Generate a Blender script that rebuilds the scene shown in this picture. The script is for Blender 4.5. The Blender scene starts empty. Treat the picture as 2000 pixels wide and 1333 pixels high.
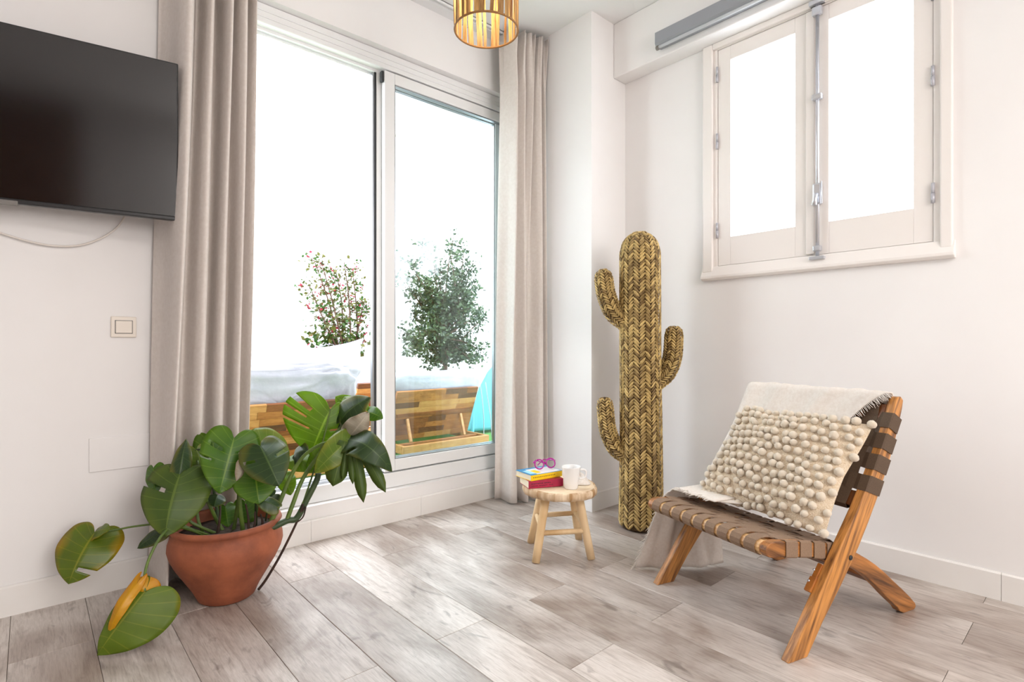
import bpy, bmesh, math, random
from mathutils import Vector as V, Matrix, noise as mnoise

random.seed(7)
C = bpy.context.scene.collection
PI = math.pi
sc = bpy.context.scene

# ------------------------------------------------------------------ camera, world, lights, exposure
YAW = math.radians(48.2)
F, CX, CY, CAMZ = 1056.0, 1000.0, 674.0, 1.0
cam_d = bpy.data.cameras.new('camera')
cam = bpy.data.objects.new('camera', cam_d); C.objects.link(cam)
cam.location = (0, 0, CAMZ)
cam.rotation_euler = (PI/2, 0, YAW - PI/2)
cam_d.sensor_width = 36.0
cam_d.lens = F/2000*36.0
cam_d.shift_y = 7.5/2000
cam_d.clip_start = 0.02
sc.camera = cam

world = bpy.data.worlds.new('sky'); sc.world = world
world.use_nodes = True
bg = world.node_tree.nodes['Background']
bg.inputs['Color'].default_value = (0.885, 0.93, 1.0, 1)
bg.inputs['Strength'].default_value = 7.4

def sun(direction, energy, color):
    d = bpy.data.lights.new('sun', 'SUN'); d.energy = energy; d.color = color; d.angle = math.radians(2)
    o = bpy.data.objects.new('sun', d); C.objects.link(o)
    o.rotation_euler = V(direction).to_track_quat('-Z', 'Y').to_euler(); o.location = (0, 0, 8)
sun((0.5, 0.28, -0.8), 2.2, (1.0, 0.95, 0.88))

def area(loc, rot, size, power, color, name):
    d = bpy.data.lights.new(name, 'AREA'); d.shape = 'RECTANGLE'; d.size, d.size_y = size
    d.energy = power; d.color = color
    o = bpy.data.objects.new(name, d); C.objects.link(o)
    o.location = loc; o.rotation_euler = rot
# unseen fill lights added behind the camera to brighten the room
area((0.95, -2.0, 2.95), (0, 0, 0), (1.6, 1.6), 74, (1.0, 0.955, 0.92), 'ceiling_fill_light')  # added fill under the ceiling, no lamp modelled
area((0.9, -3.25, 1.75), (PI/2, 0, 0), (1.9, 1.5), 62, (1.0, 0.965, 0.94), 'rear_fill_light')  # added fill in front of the rear wall, which has no window

sc.view_settings.view_transform = 'Standard'
sc.view_settings.look = 'None'
sc.view_settings.gamma = 1.0
sc.view_settings.exposure = 0.06
sc.view_settings.use_curve_mapping = False

# ------------------------------------------------------------------ survey helpers (a sight line from the tripod to a known plane)
FW = V((math.cos(YAW), math.sin(YAW), 0)); RT = V((math.sin(YAW), -math.cos(YAW), 0))
EYE = V((0, 0, CAMZ))
def ray(x, y): return FW + RT*((x-CX)/F) + V((0, 0, 1))*((CY-y)/F)
def atD(x, y, d): return EYE + ray(x, y)*d
def atY(x, y, Y): r = ray(x, y); return EYE + r*(Y/r.y)
def atX(x, y, X): r = ray(x, y); return EYE + r*(X/r.x)
def atZ(x, y, z): r = ray(x, y); return EYE + r*((z-CAMZ)/r.z)

# ------------------------------------------------------------------ materials
def lin(c):
    c = c/255.0
    return c/12.92 if c <= 0.04045 else ((c+0.055)/1.055)**2.4
def S(r, g, b): return (lin(r), lin(g), lin(b), 1.0)

def newmat(name):
    m = bpy.data.materials.new(name); m.use_nodes = True
    nt = m.node_tree
    return m, nt, nt.nodes['Principled BSDF'], nt.nodes, nt.links

def pmat(name, c1, c2=None, scale=5, stretch=(1, 1, 1), rough=0.5, metal=0.0, bump=0.0, axis=None, bscale=None, detail=4,
         lo=0.35, hi=0.65, spec=None, sheen=0.0, coord='Object', rand=0.0, trans=0.0, isl=False):
    m, nt, b, N, L = newmat(name)
    b.inputs['Roughness'].default_value = rough; b.inputs['Metallic'].default_value = metal
    if spec is not None: b.inputs['Specular IOR Level'].default_value = spec
    if sheen: b.inputs['Sheen Weight'].default_value = sheen
    b.inputs['Base Color'].default_value = c1
    tc = N.new('ShaderNodeTexCoord'); mp = N.new('ShaderNodeMapping'); mp.inputs['Scale'].default_value = stretch
    L.new(tc.outputs[coord], mp.inputs['Vector'])
    vec = mp.outputs['Vector']
    if axis:
        d = V(axis).normalized(); e1 = d.cross(V((0.3, 0.9, 0.1))).normalized(); e2 = d.cross(e1); cb = N.new('ShaderNodeCombineXYZ')
        for i_, (q_, k_) in enumerate(((e1, 1), (e2, 1), (d, 0.07))):
            dp = N.new('ShaderNodeVectorMath'); dp.operation = 'DOT_PRODUCT'; L.new(vec, dp.inputs[0]); dp.inputs[1].default_value = q_*k_
            L.new(dp.outputs['Value'], cb.inputs[i_])
        vec = cb.outputs[0]
    if rand:
        oi = N.new('ShaderNodeObjectInfo'); ml = N.new('ShaderNodeMath'); ml.operation = 'MULTIPLY'; ml.inputs[1].default_value = 40
        L.new(oi.outputs['Random'], ml.inputs[0])
        ad = N.new('ShaderNodeVectorMath'); ad.operation = 'ADD'; L.new(vec, ad.inputs[0]); L.new(ml.outputs[0], ad.inputs[1]); vec = ad.outputs[0]
    col = None
    if c2 is not None:
        n = N.new('ShaderNodeTexNoise'); n.inputs['Scale'].default_value = scale; n.inputs['Detail'].default_value = detail
        n.inputs['Roughness'].default_value = 0.6
        L.new(vec, n.inputs['Vector'])
        r = N.new('ShaderNodeValToRGB'); r.color_ramp.elements[0].position = lo; r.color_ramp.elements[1].position = hi
        r.color_ramp.elements[0].color = c1; r.color_ramp.elements[1].color = c2
        fac = n.outputs['Fac']
        if isl:
            g = N.new('ShaderNodeNewGeometry'); mx = N.new('ShaderNodeMix'); mx.data_type = 'FLOAT'; mx.inputs[0].default_value = 0.65
            L.new(fac, mx.inputs[2]); L.new(g.outputs['Random Per Island'], mx.inputs[3]); fac = mx.outputs[0]
        L.new(fac, r.inputs['Fac']); col = r.outputs['Color']
        if rand:
            hv = N.new('ShaderNodeHueSaturation'); mr = N.new('ShaderNodeMapRange')
            mr.inputs['To Min'].default_value = 1-rand; mr.inputs['To Max'].default_value = 1+rand
            L.new(oi.outputs['Random'], mr.inputs['Value']); L.new(mr.outputs['Result'], hv.inputs['Value'])
            L.new(col, hv.inputs['Color']); col = hv.outputs['Color']
        L.new(col, b.inputs['Base Color'])
    if bump:
        n2 = N.new('ShaderNodeTexNoise'); n2.inputs['Scale'].default_value = bscale or scale*4; n2.inputs['Detail'].default_value = 3
        L.new(vec, n2.inputs['Vector'])
        bp = N.new('ShaderNodeBump'); bp.inputs['Strength'].default_value = bump; bp.inputs['Distance'].default_value = 0.01
        L.new(n2.outputs['Fac'], bp.inputs['Height']); L.new(bp.outputs['Normal'], b.inputs['Normal'])
    if trans:
        t = N.new('ShaderNodeBsdfTranslucent'); mix = N.new('ShaderNodeMixShader'); mix.inputs[0].default_value = trans
        t.inputs['Color'].default_value = c1
        if col is not None: L.new(col, t.inputs['Color'])
        L.new(b.outputs[0], mix.inputs[1]); L.new(t.outputs[0], mix.inputs[2]); L.new(mix.outputs[0], N['Material Output'].inputs['Surface'])
    return m

def glass_mat(name, tint=(0.97, 0.985, 0.985), rough=0.0, k=1.0):
    m, nt, b, N, L = newmat(name)
    N.remove(b)
    t = N.new('ShaderNodeBsdfTransparent'); t.inputs['Color'].default_value = (*tint, 1)
    g = N.new('ShaderNodeBsdfGlossy'); g.inputs['Roughness'].default_value = rough
    fr = N.new('ShaderNodeLayerWeight'); fr.inputs['Blend'].default_value = 0.5
    pw = N.new('ShaderNodeMath'); pw.operation = 'POWER'; pw.inputs[1].default_value = 5
    mu = N.new('ShaderNodeMath'); mu.operation = 'MULTIPLY_ADD'; mu.inputs[1].default_value = 0.9*k; mu.inputs[2].default_value = 0.04*k
    mix = N.new('ShaderNodeMixShader')
    L.new(fr.outputs['Facing'], pw.inputs[0]); L.new(pw.outputs[0], mu.inputs[0]); L.new(mu.outputs[0], mix.inputs[0]); L.new(t.outputs[0], mix.inputs[1]); L.new(g.outputs[0], mix.inputs[2])
    L.new(mix.outputs[0], N['Material Output'].inputs['Surface'])
    return m

def leaf_mat(name, base, vein, edge, eamt, elo=0.55, trans=0.35, dark=None, rough=0.35):
    """uv.x runs along the margin (0..1), uv.y from midrib to margin"""
    m, nt, b, N, L = newmat(name)
    uv = N.new('ShaderNodeUVMap'); sp = N.new('ShaderNodeSeparateXYZ'); L.new(uv.outputs[0], sp.inputs[0])
    def math_(op, a, bb=None, c=None):
        n = N.new('ShaderNodeMath'); n.operation = op
        for i, q in enumerate((a, bb, c)):
            if q is None: continue
            if isinstance(q, (int, float)): n.inputs[i].default_value = q
            else: L.new(q, n.inputs[i])
        return n.outputs[0]
    tc = N.new('ShaderNodeTexCoord')
    nz = N.new('ShaderNodeTexNoise'); nz.inputs['Scale'].default_value = 14; nz.inputs['Detail'].default_value = 3; L.new(tc.outputs['Object'], nz.inputs['Vector'])
    n2 = N.new('ShaderNodeTexNoise'); n2.inputs['Scale'].default_value = 7; n2.inputs['Detail'].default_value = 2; L.new(tc.outputs['Object'], n2.inputs['Vector'])
    mx0 = N.new('ShaderNodeMix'); mx0.data_type = 'RGBA'
    mx0.inputs[6].default_value = base; mx0.inputs[7].default_value = dark or tuple(q*0.55 for q in base[:3])+(1,)
    L.new(nz.outputs['Fac'], mx0.inputs[0])
    # yellowing towards the margin
    e = math_('ADD', math_('MULTIPLY', sp.outputs['Y'], 0.45), math_('MULTIPLY', n2.outputs['Fac'], 0.8))
    mr = N.new('ShaderNodeMapRange'); mr.inputs['From Min'].default_value = elo; mr.inputs['From Max'].default_value = elo+0.3
    mr.inputs['To Max'].default_value = eamt; L.new(e, mr.inputs['Value'])
    mx1 = N.new('ShaderNodeMix'); mx1.data_type = 'RGBA'; mx1.inputs[7].default_value = edge
    L.new(mr.outputs['Result'], mx1.inputs[0]); L.new(mx0.outputs[2], mx1.inputs[6])
    # veins
    mid = math_('LESS_THAN', sp.outputs['Y'], 0.035)
    fr = math_('FRACT', math_('MULTIPLY', sp.outputs['X'], 9.0))
    side = math_('MULTIPLY', math_('LESS_THAN', fr, 0.085), 0.55)
    vv = math_('MAXIMUM', mid, side)
    mx2 = N.new('ShaderNodeMix'); mx2.data_type = 'RGBA'; mx2.inputs[7].default_value = vein
    L.new(math_('MULTIPLY', vv, 0.42), mx2.inputs[0]); L.new(mx1.outputs[2], mx2.inputs[6])
    L.new(mx2.outputs[2], b.inputs['Base Color']); b.inputs['Roughness'].default_value = rough
    t = N.new('ShaderNodeBsdfTranslucent'); mix = N.new('ShaderNodeMixShader'); mix.inputs[0].default_value = trans
    hs = N.new('ShaderNodeHueSaturation'); hs.inputs['Value'].default_value = 1.6; hs.inputs['Saturation'].default_value = 1.0
    L.new(mx2.outputs[2], hs.inputs['Color']); L.new(hs.outputs[0], t.inputs['Color'])
    L.new(b.outputs[0], mix.inputs[1]); L.new(t.outputs[0], mix.inputs[2]); L.new(mix.outputs[0], N['Material Output'].inputs['Surface'])
    bp = N.new('ShaderNodeBump'); bp.inputs['Strength'].default_value = 0.25; bp.inputs['Distance'].default_value = 0.004
    L.new(vv, bp.inputs['Height']); L.new(bp.outputs[0], b.inputs['Normal'])
    return m

def plank_mat():
    m, nt, b, N, L = newmat('washed_oak_plank')
    tc = N.new('ShaderNodeTexCoord'); oi = N.new('ShaderNodeObjectInfo')
    ml = N.new('ShaderNodeMath'); ml.operation = 'MULTIPLY'; ml.inputs[1].default_value = 53; L.new(oi.outputs['Random'], ml.inputs[0])
    ad = N.new('ShaderNodeVectorMath'); ad.operation = 'ADD'; L.new(tc.outputs['Object'], ad.inputs[0]); L.new(ml.outputs[0], ad.inputs[1])
    def nz(scale, st, det=5, ro=0.6, dist=0.0):
        mp = N.new('ShaderNodeMapping'); mp.inputs['Scale'].default_value = st; L.new(ad.outputs[0], mp.inputs['Vector'])
        n = N.new('ShaderNodeTexNoise'); n.inputs['Scale'].default_value = scale; n.inputs['Detail'].default_value = det
        n.inputs['Roughness'].default_value = ro; n.inputs['Distortion'].default_value = dist
        L.new(mp.outputs[0], n.inputs['Vector']); return n.outputs['Fac']
    big = nz(2.6, (1.5, 0.7, 1), 4, 0.55, 0.6)
    grain = nz(9, (9, 0.7, 1), 6, 0.65, 0.5)
    fine = nz(40, (6, 0.5, 1), 3, 0.7)
    knot = nz(5, (2.2, 0.8, 1), 3, 0.5, 1.8)
    r = N.new('ShaderNodeValToRGB'); el = r.color_ramp.elements
    el[0].position = 0.36; el[0].color = S(154, 138, 127); el[1].position = 0.60; el[1].color = S(210, 201, 194)
    L.new(big, r.inputs['Fac'])
    r2 = N.new('ShaderNodeValToRGB'); r2.color_ramp.elements[0].position = 0.34; r2.color_ramp.elements[0].color = (0.72, 0.69, 0.67, 1)
    r2.color_ramp.elements[1].position = 0.52; r2.color_ramp.elements[1].color = (1, 1, 1, 1); L.new(grain, r2.inputs['Fac'])
    r3 = N.new('ShaderNodeValToRGB'); r3.color_ramp.elements[0].position = 0.3; r3.color_ramp.elements[0].color = (0.82, 0.80, 0.78, 1)
    r3.color_ramp.elements[1].position = 0.6; r3.color_ramp.elements[1].color = (1, 1, 1, 1); L.new(fine, r3.inputs['Fac'])
    r4 = N.new('ShaderNodeValToRGB'); r4.color_ramp.elements[0].position = 0.27; r4.color_ramp.elements[0].color = (0.58, 0.56, 0.55, 1)
    r4.color_ramp.elements[1].position = 0.38; r4.color_ramp.elements[1].color = (1, 1, 1, 1); L.new(knot, r4.inputs['Fac'])
    cur = r.outputs[0]
    for q in (r2, r3, r4):
        mx = N.new('ShaderNodeMix'); mx.data_type = 'RGBA'; mx.blend_type = 'MULTIPLY'; mx.inputs[0].default_value = 1.0
        L.new(cur, mx.inputs[6]); L.new(q.outputs[0], mx.inputs[7]); cur = mx.outputs[2]
    hv = N.new('ShaderNodeHueSaturation'); mr = N.new('ShaderNodeMapRange'); mr.inputs['To Min'].default_value = 0.90; mr.inputs['To Max'].default_value = 1.08
    L.new(oi.outputs['Random'], mr.inputs['Value']); L.new(mr.outputs[0], hv.inputs['Value']); L.new(cur, hv.inputs['Color'])
    L.new(hv.outputs[0], b.inputs['Base Color'])
    b.inputs['Roughness'].default_value = 0.36; b.inputs['Specular IOR Level'].default_value = 0.75
    bp = N.new('ShaderNodeBump'); bp.inputs['Strength'].default_value = 0.15; bp.inputs['Distance'].default_value = 0.003
    L.new(fine, bp.inputs['Height']); L.new(bp.outputs[0], b.inputs['Normal'])
    return m

M = {}
M['wall'] = pmat('white_wall_paint', S(242, 240, 239), S(239, 236, 235), scale=1.5, rough=0.75, bump=0.06, bscale=9, spec=0.25)
M['ceiling'] = pmat('ceiling_paint', S(240, 240, 240), rough=0.8, spec=0.2)
M['base'] = pmat('white_skirting_tile', S(240, 237, 234), S(236, 232, 228), scale=3, rough=0.35)
M['groove'] = pmat('dark_joint', S(112, 98, 88), rough=0.9)
M['plank'] = plank_mat()
M['pvc'] = pmat('white_door_frame', S(236, 236, 236), rough=0.35)
M['steel'] = pmat('brushed_aluminium', S(165, 168, 172), rough=0.3, metal=1.0)
M['gasket'] = pmat('black_gasket', S(40, 42, 45), rough=0.6)
M['winpaint'] = pmat('white_window_paint', S(240, 234, 230), rough=0.4)
M['chrome'] = pmat('chrome', S(206, 208, 214), rough=0.32, metal=0.8)
M['glass'] = glass_mat('door_glass', (0.93, 0.965, 0.965), 0.0, 1.3)
M['wglass'] = glass_mat('window_glass', (0.97, 0.98, 0.985))
M['tv'] = pmat('black_screen', S(12, 10, 12), rough=0.12, spec=1.0)
M['tvb'] = pmat('black_plastic', S(30, 29, 31), rough=0.35)
M['tvl'] = pmat('grey_plastic', S(120, 116, 112), rough=0.4)
M['curtain'] = pmat('beige_linen_curtain', S(240, 232, 226), S(234, 225, 218), scale=60, rough=0.9, bump=0.05, bscale=400, spec=0.1, trans=0.22, sheen=0.2)
M['plate'] = pmat('ivory_plastic', S(232, 222, 210), rough=0.4)
M['cable'] = pmat('white_cable', S(232, 224, 216), rough=0.5)
M['grey'] = pmat('grey_lacquer', S(150, 152, 158), rough=0.45)
M['hinge'] = pmat('zinc_hinge', S(192, 192, 200), rough=0.4, metal=0.3)
M['terracotta'] = pmat('terracotta', S(168, 94, 62), S(112, 58, 38), scale=7, rough=0.7, bump=0.08, bscale=40, detail=8, lo=.38, hi=.75)
M['soil'] = pmat('soil', S(40, 30, 22), S(70, 54, 40), scale=40, rough=0.95, bump=0.6, bscale=60)
M['lf'] = leaf_mat('monstera_green', S(80, 128, 24), S(160, 186, 70), S(120, 150, 30), 0.3, trans=0.35)
M['lfm'] = leaf_mat('monstera_mid', S(74, 100, 24), S(124, 144, 60), S(120, 130, 36), 0.4, elo=0.7, trans=0.2, rough=0.5)
M['lfb'] = leaf_mat('monstera_bright', S(118, 150, 24), S(180, 200, 80), S(140, 180, 40), 0.4, trans=0.45)
M['lfd'] = leaf_mat('monstera_dark', S(44, 72, 26), S(96, 122, 60), S(150, 140, 30), 0.5, elo=0.66, trans=0.18, rough=0.42)
M['lfo'] = leaf_mat('monstera_olive', S(112, 142, 40), S(170, 180, 80), S(150, 150, 50), 0.6, trans=0.35)
M['lfy'] = leaf_mat('monstera_yellowing', S(106, 128, 14), S(176, 168, 50), S(206, 150, 14), 0.9, elo=0.72, trans=0.25)
M['lfz'] = leaf_mat('monstera_drooping', S(104, 128, 14), S(160, 158, 50), S(206, 160, 20), 0.8, elo=.96, trans=0.25, rough=.5)
M['lfg'] = leaf_mat('monstera_yellow', S(222, 164, 16), S(214, 170, 40), S(190, 120, 14), 0.6, trans=0.25)
M['lfx'] = leaf_mat('monstera_withered', S(186, 176, 156), S(206, 198, 178), S(140, 120, 96), 0.7, trans=0.2, rough=0.7)
M['stem'] = pmat('green_stem', S(96, 118, 44), S(70, 92, 36), scale=12, rough=0.5)
M['stemd'] = pmat('dark_green_stem', S(46, 66, 36), S(60, 76, 40), scale=14, rough=0.5)
M['root'] = pmat('brown_aerial_root', S(70, 48, 36), S(52, 38, 32), scale=20, rough=0.8)
M['straw'] = pmat('esparto_straw', S(104, 78, 38), S(206, 176, 112), scale=30, rough=0.6, isl=True, lo=0.15, hi=0.8)
M['strawd'] = pmat('esparto_core', S(62, 44, 20), S(84, 60, 30), scale=60, rough=0.8)
M['teak'] = pmat('pale_teak', S(206, 168, 118), S(232, 204, 164), scale=6, stretch=(1, 1, 0.25), rough=0.6, bump=0.05, bscale=50)
M['teaktop'] = pmat('pale_teak_seat', S(226, 200, 166), S(238, 218, 190), scale=8, stretch=(1, 4, 1), rough=0.6, bump=0.05, bscale=50)
M['teakedge'] = pmat('teak_bark_edge', S(168, 128, 84), S(234, 212, 182), scale=26, stretch=(1, 1, 0.15), rough=0.7)
M['acacia'] = pmat('acacia_wood', S(88, 48, 20), S(204, 140, 72), scale=55, axis=(.48, -.14, .866), rough=0.36, detail=3, lo=.30, hi=.62)
M['acacialeg'] = pmat('acacia_leg_wood', S(78, 44, 20), S(186, 122, 62), scale=50, axis=(.88, -.26, -.42), rough=0.36, detail=3, lo=.30, hi=.66)
M['acaciarail'] = pmat('acacia_rail_wood', S(186, 130, 76), S(240, 200, 144), scale=60, axis=(.284, .959, 0), rough=0.36, detail=3, lo=.30, hi=.62)
M['acaciad'] = pmat('acacia_dark', S(84, 46, 20), S(132, 78, 36), scale=7, rough=0.4, detail=6)
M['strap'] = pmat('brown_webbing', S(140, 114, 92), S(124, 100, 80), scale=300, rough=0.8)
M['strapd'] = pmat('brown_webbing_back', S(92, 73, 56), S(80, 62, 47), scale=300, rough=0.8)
M['leather'] = pmat('tan_leather', S(176, 106, 36), S(150, 86, 28), scale=30, rough=0.5)
M['wool'] = pmat('cream_wool', S(238, 226, 208), S(216, 200, 178), scale=120, rough=0.95, bump=0.4, bscale=200, sheen=0.3)
M['pillow'] = pmat('cushion_weave', S(214, 190, 158), S(234, 218, 196), scale=220, rough=0.95, bump=0.5, bscale=260)
M['throw'] = pmat('white_cotton_throw', S(240, 232, 224), S(232, 222, 212), scale=90, rough=0.95, bump=0.15, bscale=500, trans=0.12)
M['bark'] = pmat('banana_bark_slat', S(122, 72, 28), S(226, 190, 124), scale=22, stretch=(3, 3, 0.25), rough=0.6, rand=0.15, trans=0.3, lo=0.3, hi=0.7)
M['ring'] = pmat('bark_ring', S(150, 106, 56), rough=0.6)
M['white'] = pmat('white_ceramic', S(240, 238, 236), rough=0.2)
M['book_red'] = pmat('crimson_cover', S(176, 14, 66), S(150, 10, 56), scale=20, rough=0.4)
M['book_yel'] = pmat('yellow_cover', S(244, 200, 10), rough=0.4)
M['book_blue'] = pmat('blue_cover_print', S(30, 130, 180), rough=0.4)
M['paper'] = pmat('book_paper', S(240, 230, 206), S(226, 214, 188), scale=4, stretch=(1, 1, 90), rough=0.8)
M['ink'] = pmat('dark_ink', S(60, 10, 30), rough=0.6)
M['magenta'] = pmat('magenta_acetate', S(170, 10, 140), rough=0.2)
M['outwall'] = pmat('white_terrace_render', S(238, 238, 236), S(230, 230, 228), scale=2, rough=0.85)
M['turf'] = pmat('artificial_turf', S(70, 120, 50), S(96, 150, 66), scale=80, rough=0.9, bump=0.6, bscale=200)
for i, (a, b_) in enumerate([((140, 84, 38), (172, 112, 56)), ((108, 60, 26), (136, 80, 38)), ((166, 112, 60), (192, 140, 82)), ((82, 46, 26), (108, 64, 36))]):
    M['stave%d' % i] = pmat('acacia_stave', S(*a), S(*b_), scale=10, stretch=(1, 4, 4), rough=0.5)
M['cush'] = pmat('white_outdoor_cushion', S(176, 176, 184), S(164, 164, 174), scale=6, rough=0.9, bump=0.5, bscale=14)
M['turq'] = pmat('turquoise_plastic', S(104, 178, 196), rough=0.4)
M['ficus'] = pmat('ficus_leaf', S(40, 58, 34), S(74, 92, 56), scale=8, rough=0.45, isl=True, trans=0.2)
M['boug'] = pmat('bougainvillea_leaf', S(44, 84, 20), S(92, 92, 36), scale=8, rough=0.5, isl=True, trans=0.3)
M['bract'] = pmat('magenta_bract', S(140, 8, 50), S(170, 40, 66), scale=9, rough=0.6, trans=0.3)
M['twig'] = pmat('brown_twig', S(100, 70, 50), S(78, 54, 40), scale=20, rough=0.8)
M['tile'] = pmat('pale_roof_tile', S(240, 224, 206), S(242, 234, 222), scale=12, rough=0.8, rand=0.12)

# ------------------------------------------------------------------ mesh builder
ORI = {}
class MB:
    def __init__(s): s.v = []; s.f = []; s.sm = []; s.uv = None
    def add(s, vs, fs, smooth=False):
        o = len(s.v); s.v += [V(p) for p in vs]
        for f in fs: s.f.append([i+o for i in f]); s.sm.append(smooth)
        return s
    def box(s, x0, x1, y0, y1, z0, z1):
        p = [(x, y, z) for z in (z0, z1) for y in (y0, y1) for x in (x0, x1)]
        return s.add(p, [(0, 2, 3, 1), (4, 5, 7, 6), (0, 1, 5, 4), (2, 6, 7, 3), (0, 4, 6, 2), (1, 3, 7, 5)])
    def obox(s, c, ax, h):
        c = V(c); a = [V(q).normalized()*k for q, k in zip(ax, h)]
        p = [c + a[0]*i + a[1]*j + a[2]*k for k in (-1, 1) for j in (-1, 1) for i in (-1, 1)]
        return s.add(p, [(0, 2, 3, 1), (4, 5, 7, 6), (0, 1, 5, 4), (2, 6, 7, 3), (0, 4, 6, 2), (1, 3, 7, 5)])
    def prism(s, poly, fn, h0, h1):
        n = len(poly); vs = [fn(p, h0) for p in poly] + [fn(p, h1) for p in poly]
        fs = [list(range(n))[::-1], list(range(n, 2*n))] + [(i, (i+1) % n, n+(i+1) % n, n+i) for i in range(n)]
        return s.add(vs, fs)
    def tube(s, pts, r, n=8, cap=True, flat=None):
        pts = [V(p) for p in pts]; m = len(pts)
        rs = r if isinstance(r, (list, tuple)) else [r]*m
        t0 = (pts[1]-pts[0]).normalized()
        up = V((0, 0, 1)) if abs(t0.z) < 0.9 else V((1, 0, 0))
        a = t0.cross(up).normalized(); vs = []
        for i in range(m):
            t = (pts[min(i+1, m-1)] - pts[max(i-1, 0)]).normalized()
            a = (a - t*a.dot(t)).normalized(); b = t.cross(a)
            for k in range(n):
                an = 2*PI*k/n; vs.append(pts[i] + (a*math.cos(an) + b*math.sin(an)*(flat or 1.0))*rs[i])
        fs = [(i*n+k, i*n+(k+1) % n, (i+1)*n+(k+1) % n, (i+1)*n+k) for i in range(m-1) for k in range(n)]
        if cap: fs += [list(range(n))[::-1], list(range((m-1)*n, m*n))]
        return s.add(vs, fs, True)
    def lathe(s, prof, c, n=32, smooth=True, ax=None):
        c = V(c); vs = []
        ax = ax or (V((1, 0, 0)), V((0, 1, 0)), V((0, 0, 1)))
        for r, z in prof:
            for k in range(n):
                an = 2*PI*k/n; vs.append(c + ax[0]*(r*math.cos(an)) + ax[1]*(r*math.sin(an)) + ax[2]*z)
        m = len(prof)
        fs = [(i*n+k, i*n+(k+1) % n, (i+1)*n+(k+1) % n, (i+1)*n+k) for i in range(m-1) for k in range(n)]
        if prof[0][0] > 1e-6: fs.append(list(range(n))[::-1])
        if prof[-1][0] > 1e-6: fs.append(list(range((m-1)*n, m*n)))
        return s.add(vs, fs, smooth)
    def grid(s, fn, nu, nv, smooth=True):
        vs = [fn(i/nu, j/nv) for j in range(nv+1) for i in range(nu+1)]
        fs = [(j*(nu+1)+i, j*(nu+1)+i+1, (j+1)*(nu+1)+i+1, (j+1)*(nu+1)+i) for j in range(nv) for i in range(nu)]
        return s.add(vs, fs, smooth)
    def ribbon(s, pts, wdirs, width, thick):
        pts = [V(p) for p in pts]; m = len(pts); vs = []
        for i in range(m):
            t = (pts[min(i+1, m-1)] - pts[max(i-1, 0)]).normalized()
            w = V(wdirs[i] if isinstance(wdirs, list) else wdirs).normalized()
            n = t.cross(w).normalized()
            for a, b in ((-1, -1), (1, -1), (1, 1), (-1, 1)): vs.append(pts[i] + w*(a*width/2) + n*(b*thick/2))
        fs = [(i*4+k, i*4+(k+1) % 4, (i+1)*4+(k+1) % 4, (i+1)*4+k) for i in range(m-1) for k in range(4)]
        fs += [(3, 2, 1, 0), tuple((m-1)*4+k for k in range(4))]
        return s.add(vs, fs)
    def build(s, name, mat, parent=None, smooth=None, bevel=0, solid=0, subsurf=0, fixn=True):
        if parent is not None: o0 = ORI[parent.name]
        else:
            xs = [p.x for p in s.v]; ys = [p.y for p in s.v]; zs = [p.z for p in s.v]
            o0 = V(((min(xs)+max(xs))/2, (min(ys)+max(ys))/2, min(zs)))
        me = bpy.data.meshes.new(name)
        me.from_pydata([tuple(p-o0) for p in s.v], [], s.f)
        if fixn and s.uv is None:
            bm = bmesh.new(); bm.from_mesh(me); bmesh.ops.recalc_face_normals(bm, faces=bm.faces); bm.to_mesh(me); bm.free()
        me.polygons.foreach_set('use_smooth', s.sm if smooth is None else [smooth]*len(s.f))
        if s.uv is not None:
            ul = me.uv_layers.new(name='UVMap')
            for lp in me.loops: ul.data[lp.index].uv = s.uv[lp.vertex_index]
        if mat is not None: me.materials.append(mat)
        o = bpy.data.objects.new(name, me); C.objects.link(o)
        if parent is not None: o.parent = parent
        else: o.location = o0
        ORI[o.name] = o0
        if bevel:
            md = o.modifiers.new('bevel', 'BEVEL'); md.width = bevel; md.segments = 2; md.limit_method = 'ANGLE'; md.angle_limit = math.radians(40)
        if solid:
            md = o.modifiers.new('solid', 'SOLIDIFY'); md.thickness = solid; md.offset = 0
        if subsurf:
            md = o.modifiers.new('sub', 'SUBSURF'); md.levels = subsurf; md.render_levels = subsurf
        return o

def tag(o, label, cat, group=None, kind=None):
    if label: o['label'] = label
    if cat: o['category'] = cat
    if group: o['group'] = group
    if kind: o['kind'] = kind
    return o
def thing(name, loc, label, cat, group=None):
    o = bpy.data.objects.new(name, None); C.objects.link(o); o.location = loc; o.empty_display_size = 0.05
    ORI[o.name] = V(loc); return tag(o, label, cat, group)
def struct(o, label=None, cat=None): o['kind'] = 'structure'; return tag(o, label, cat)
def bx(*a): return MB().box(*a)
def inst(src, name, parent, loc, rot=None, scale=None):
    """another object on the same mesh, placed at world loc under parent"""
    o = bpy.data.objects.new(name, src.data); C.objects.link(o); o.parent = parent
    o.location = V(loc) - ORI[parent.name]
    if rot: o.rotation_euler = rot
    if scale: o.scale = scale
    return o
def cr(pts, n):
    """Catmull-Rom through pts, n samples"""
    P = [V(p) if len(p) == 3 else V((p[0], p[1], 0)) for p in pts]; m = len(P)-1; out = []
    for i in range(n):
        t = i/(n-1)*m; k = min(int(t), m-1); u = t-k
        p0, p1, p2, p3 = P[max(k-1, 0)], P[k], P[k+1], P[min(k+2, m)]
        out.append(0.5*((2*p1) + (p2-p0)*u + (2*p0-5*p1+4*p2-p3)*u*u + (3*p1-p0-3*p2+p3)*u**3))
    return out
def interp(tab, x):
    if x <= tab[0][0]: return tab[0][1]
    for (a, b), (c, d) in zip(tab, tab[1:]):
        if x <= c: return b + (d-b)*(x-a)/(c-a)
    return tab[-1][1]

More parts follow.
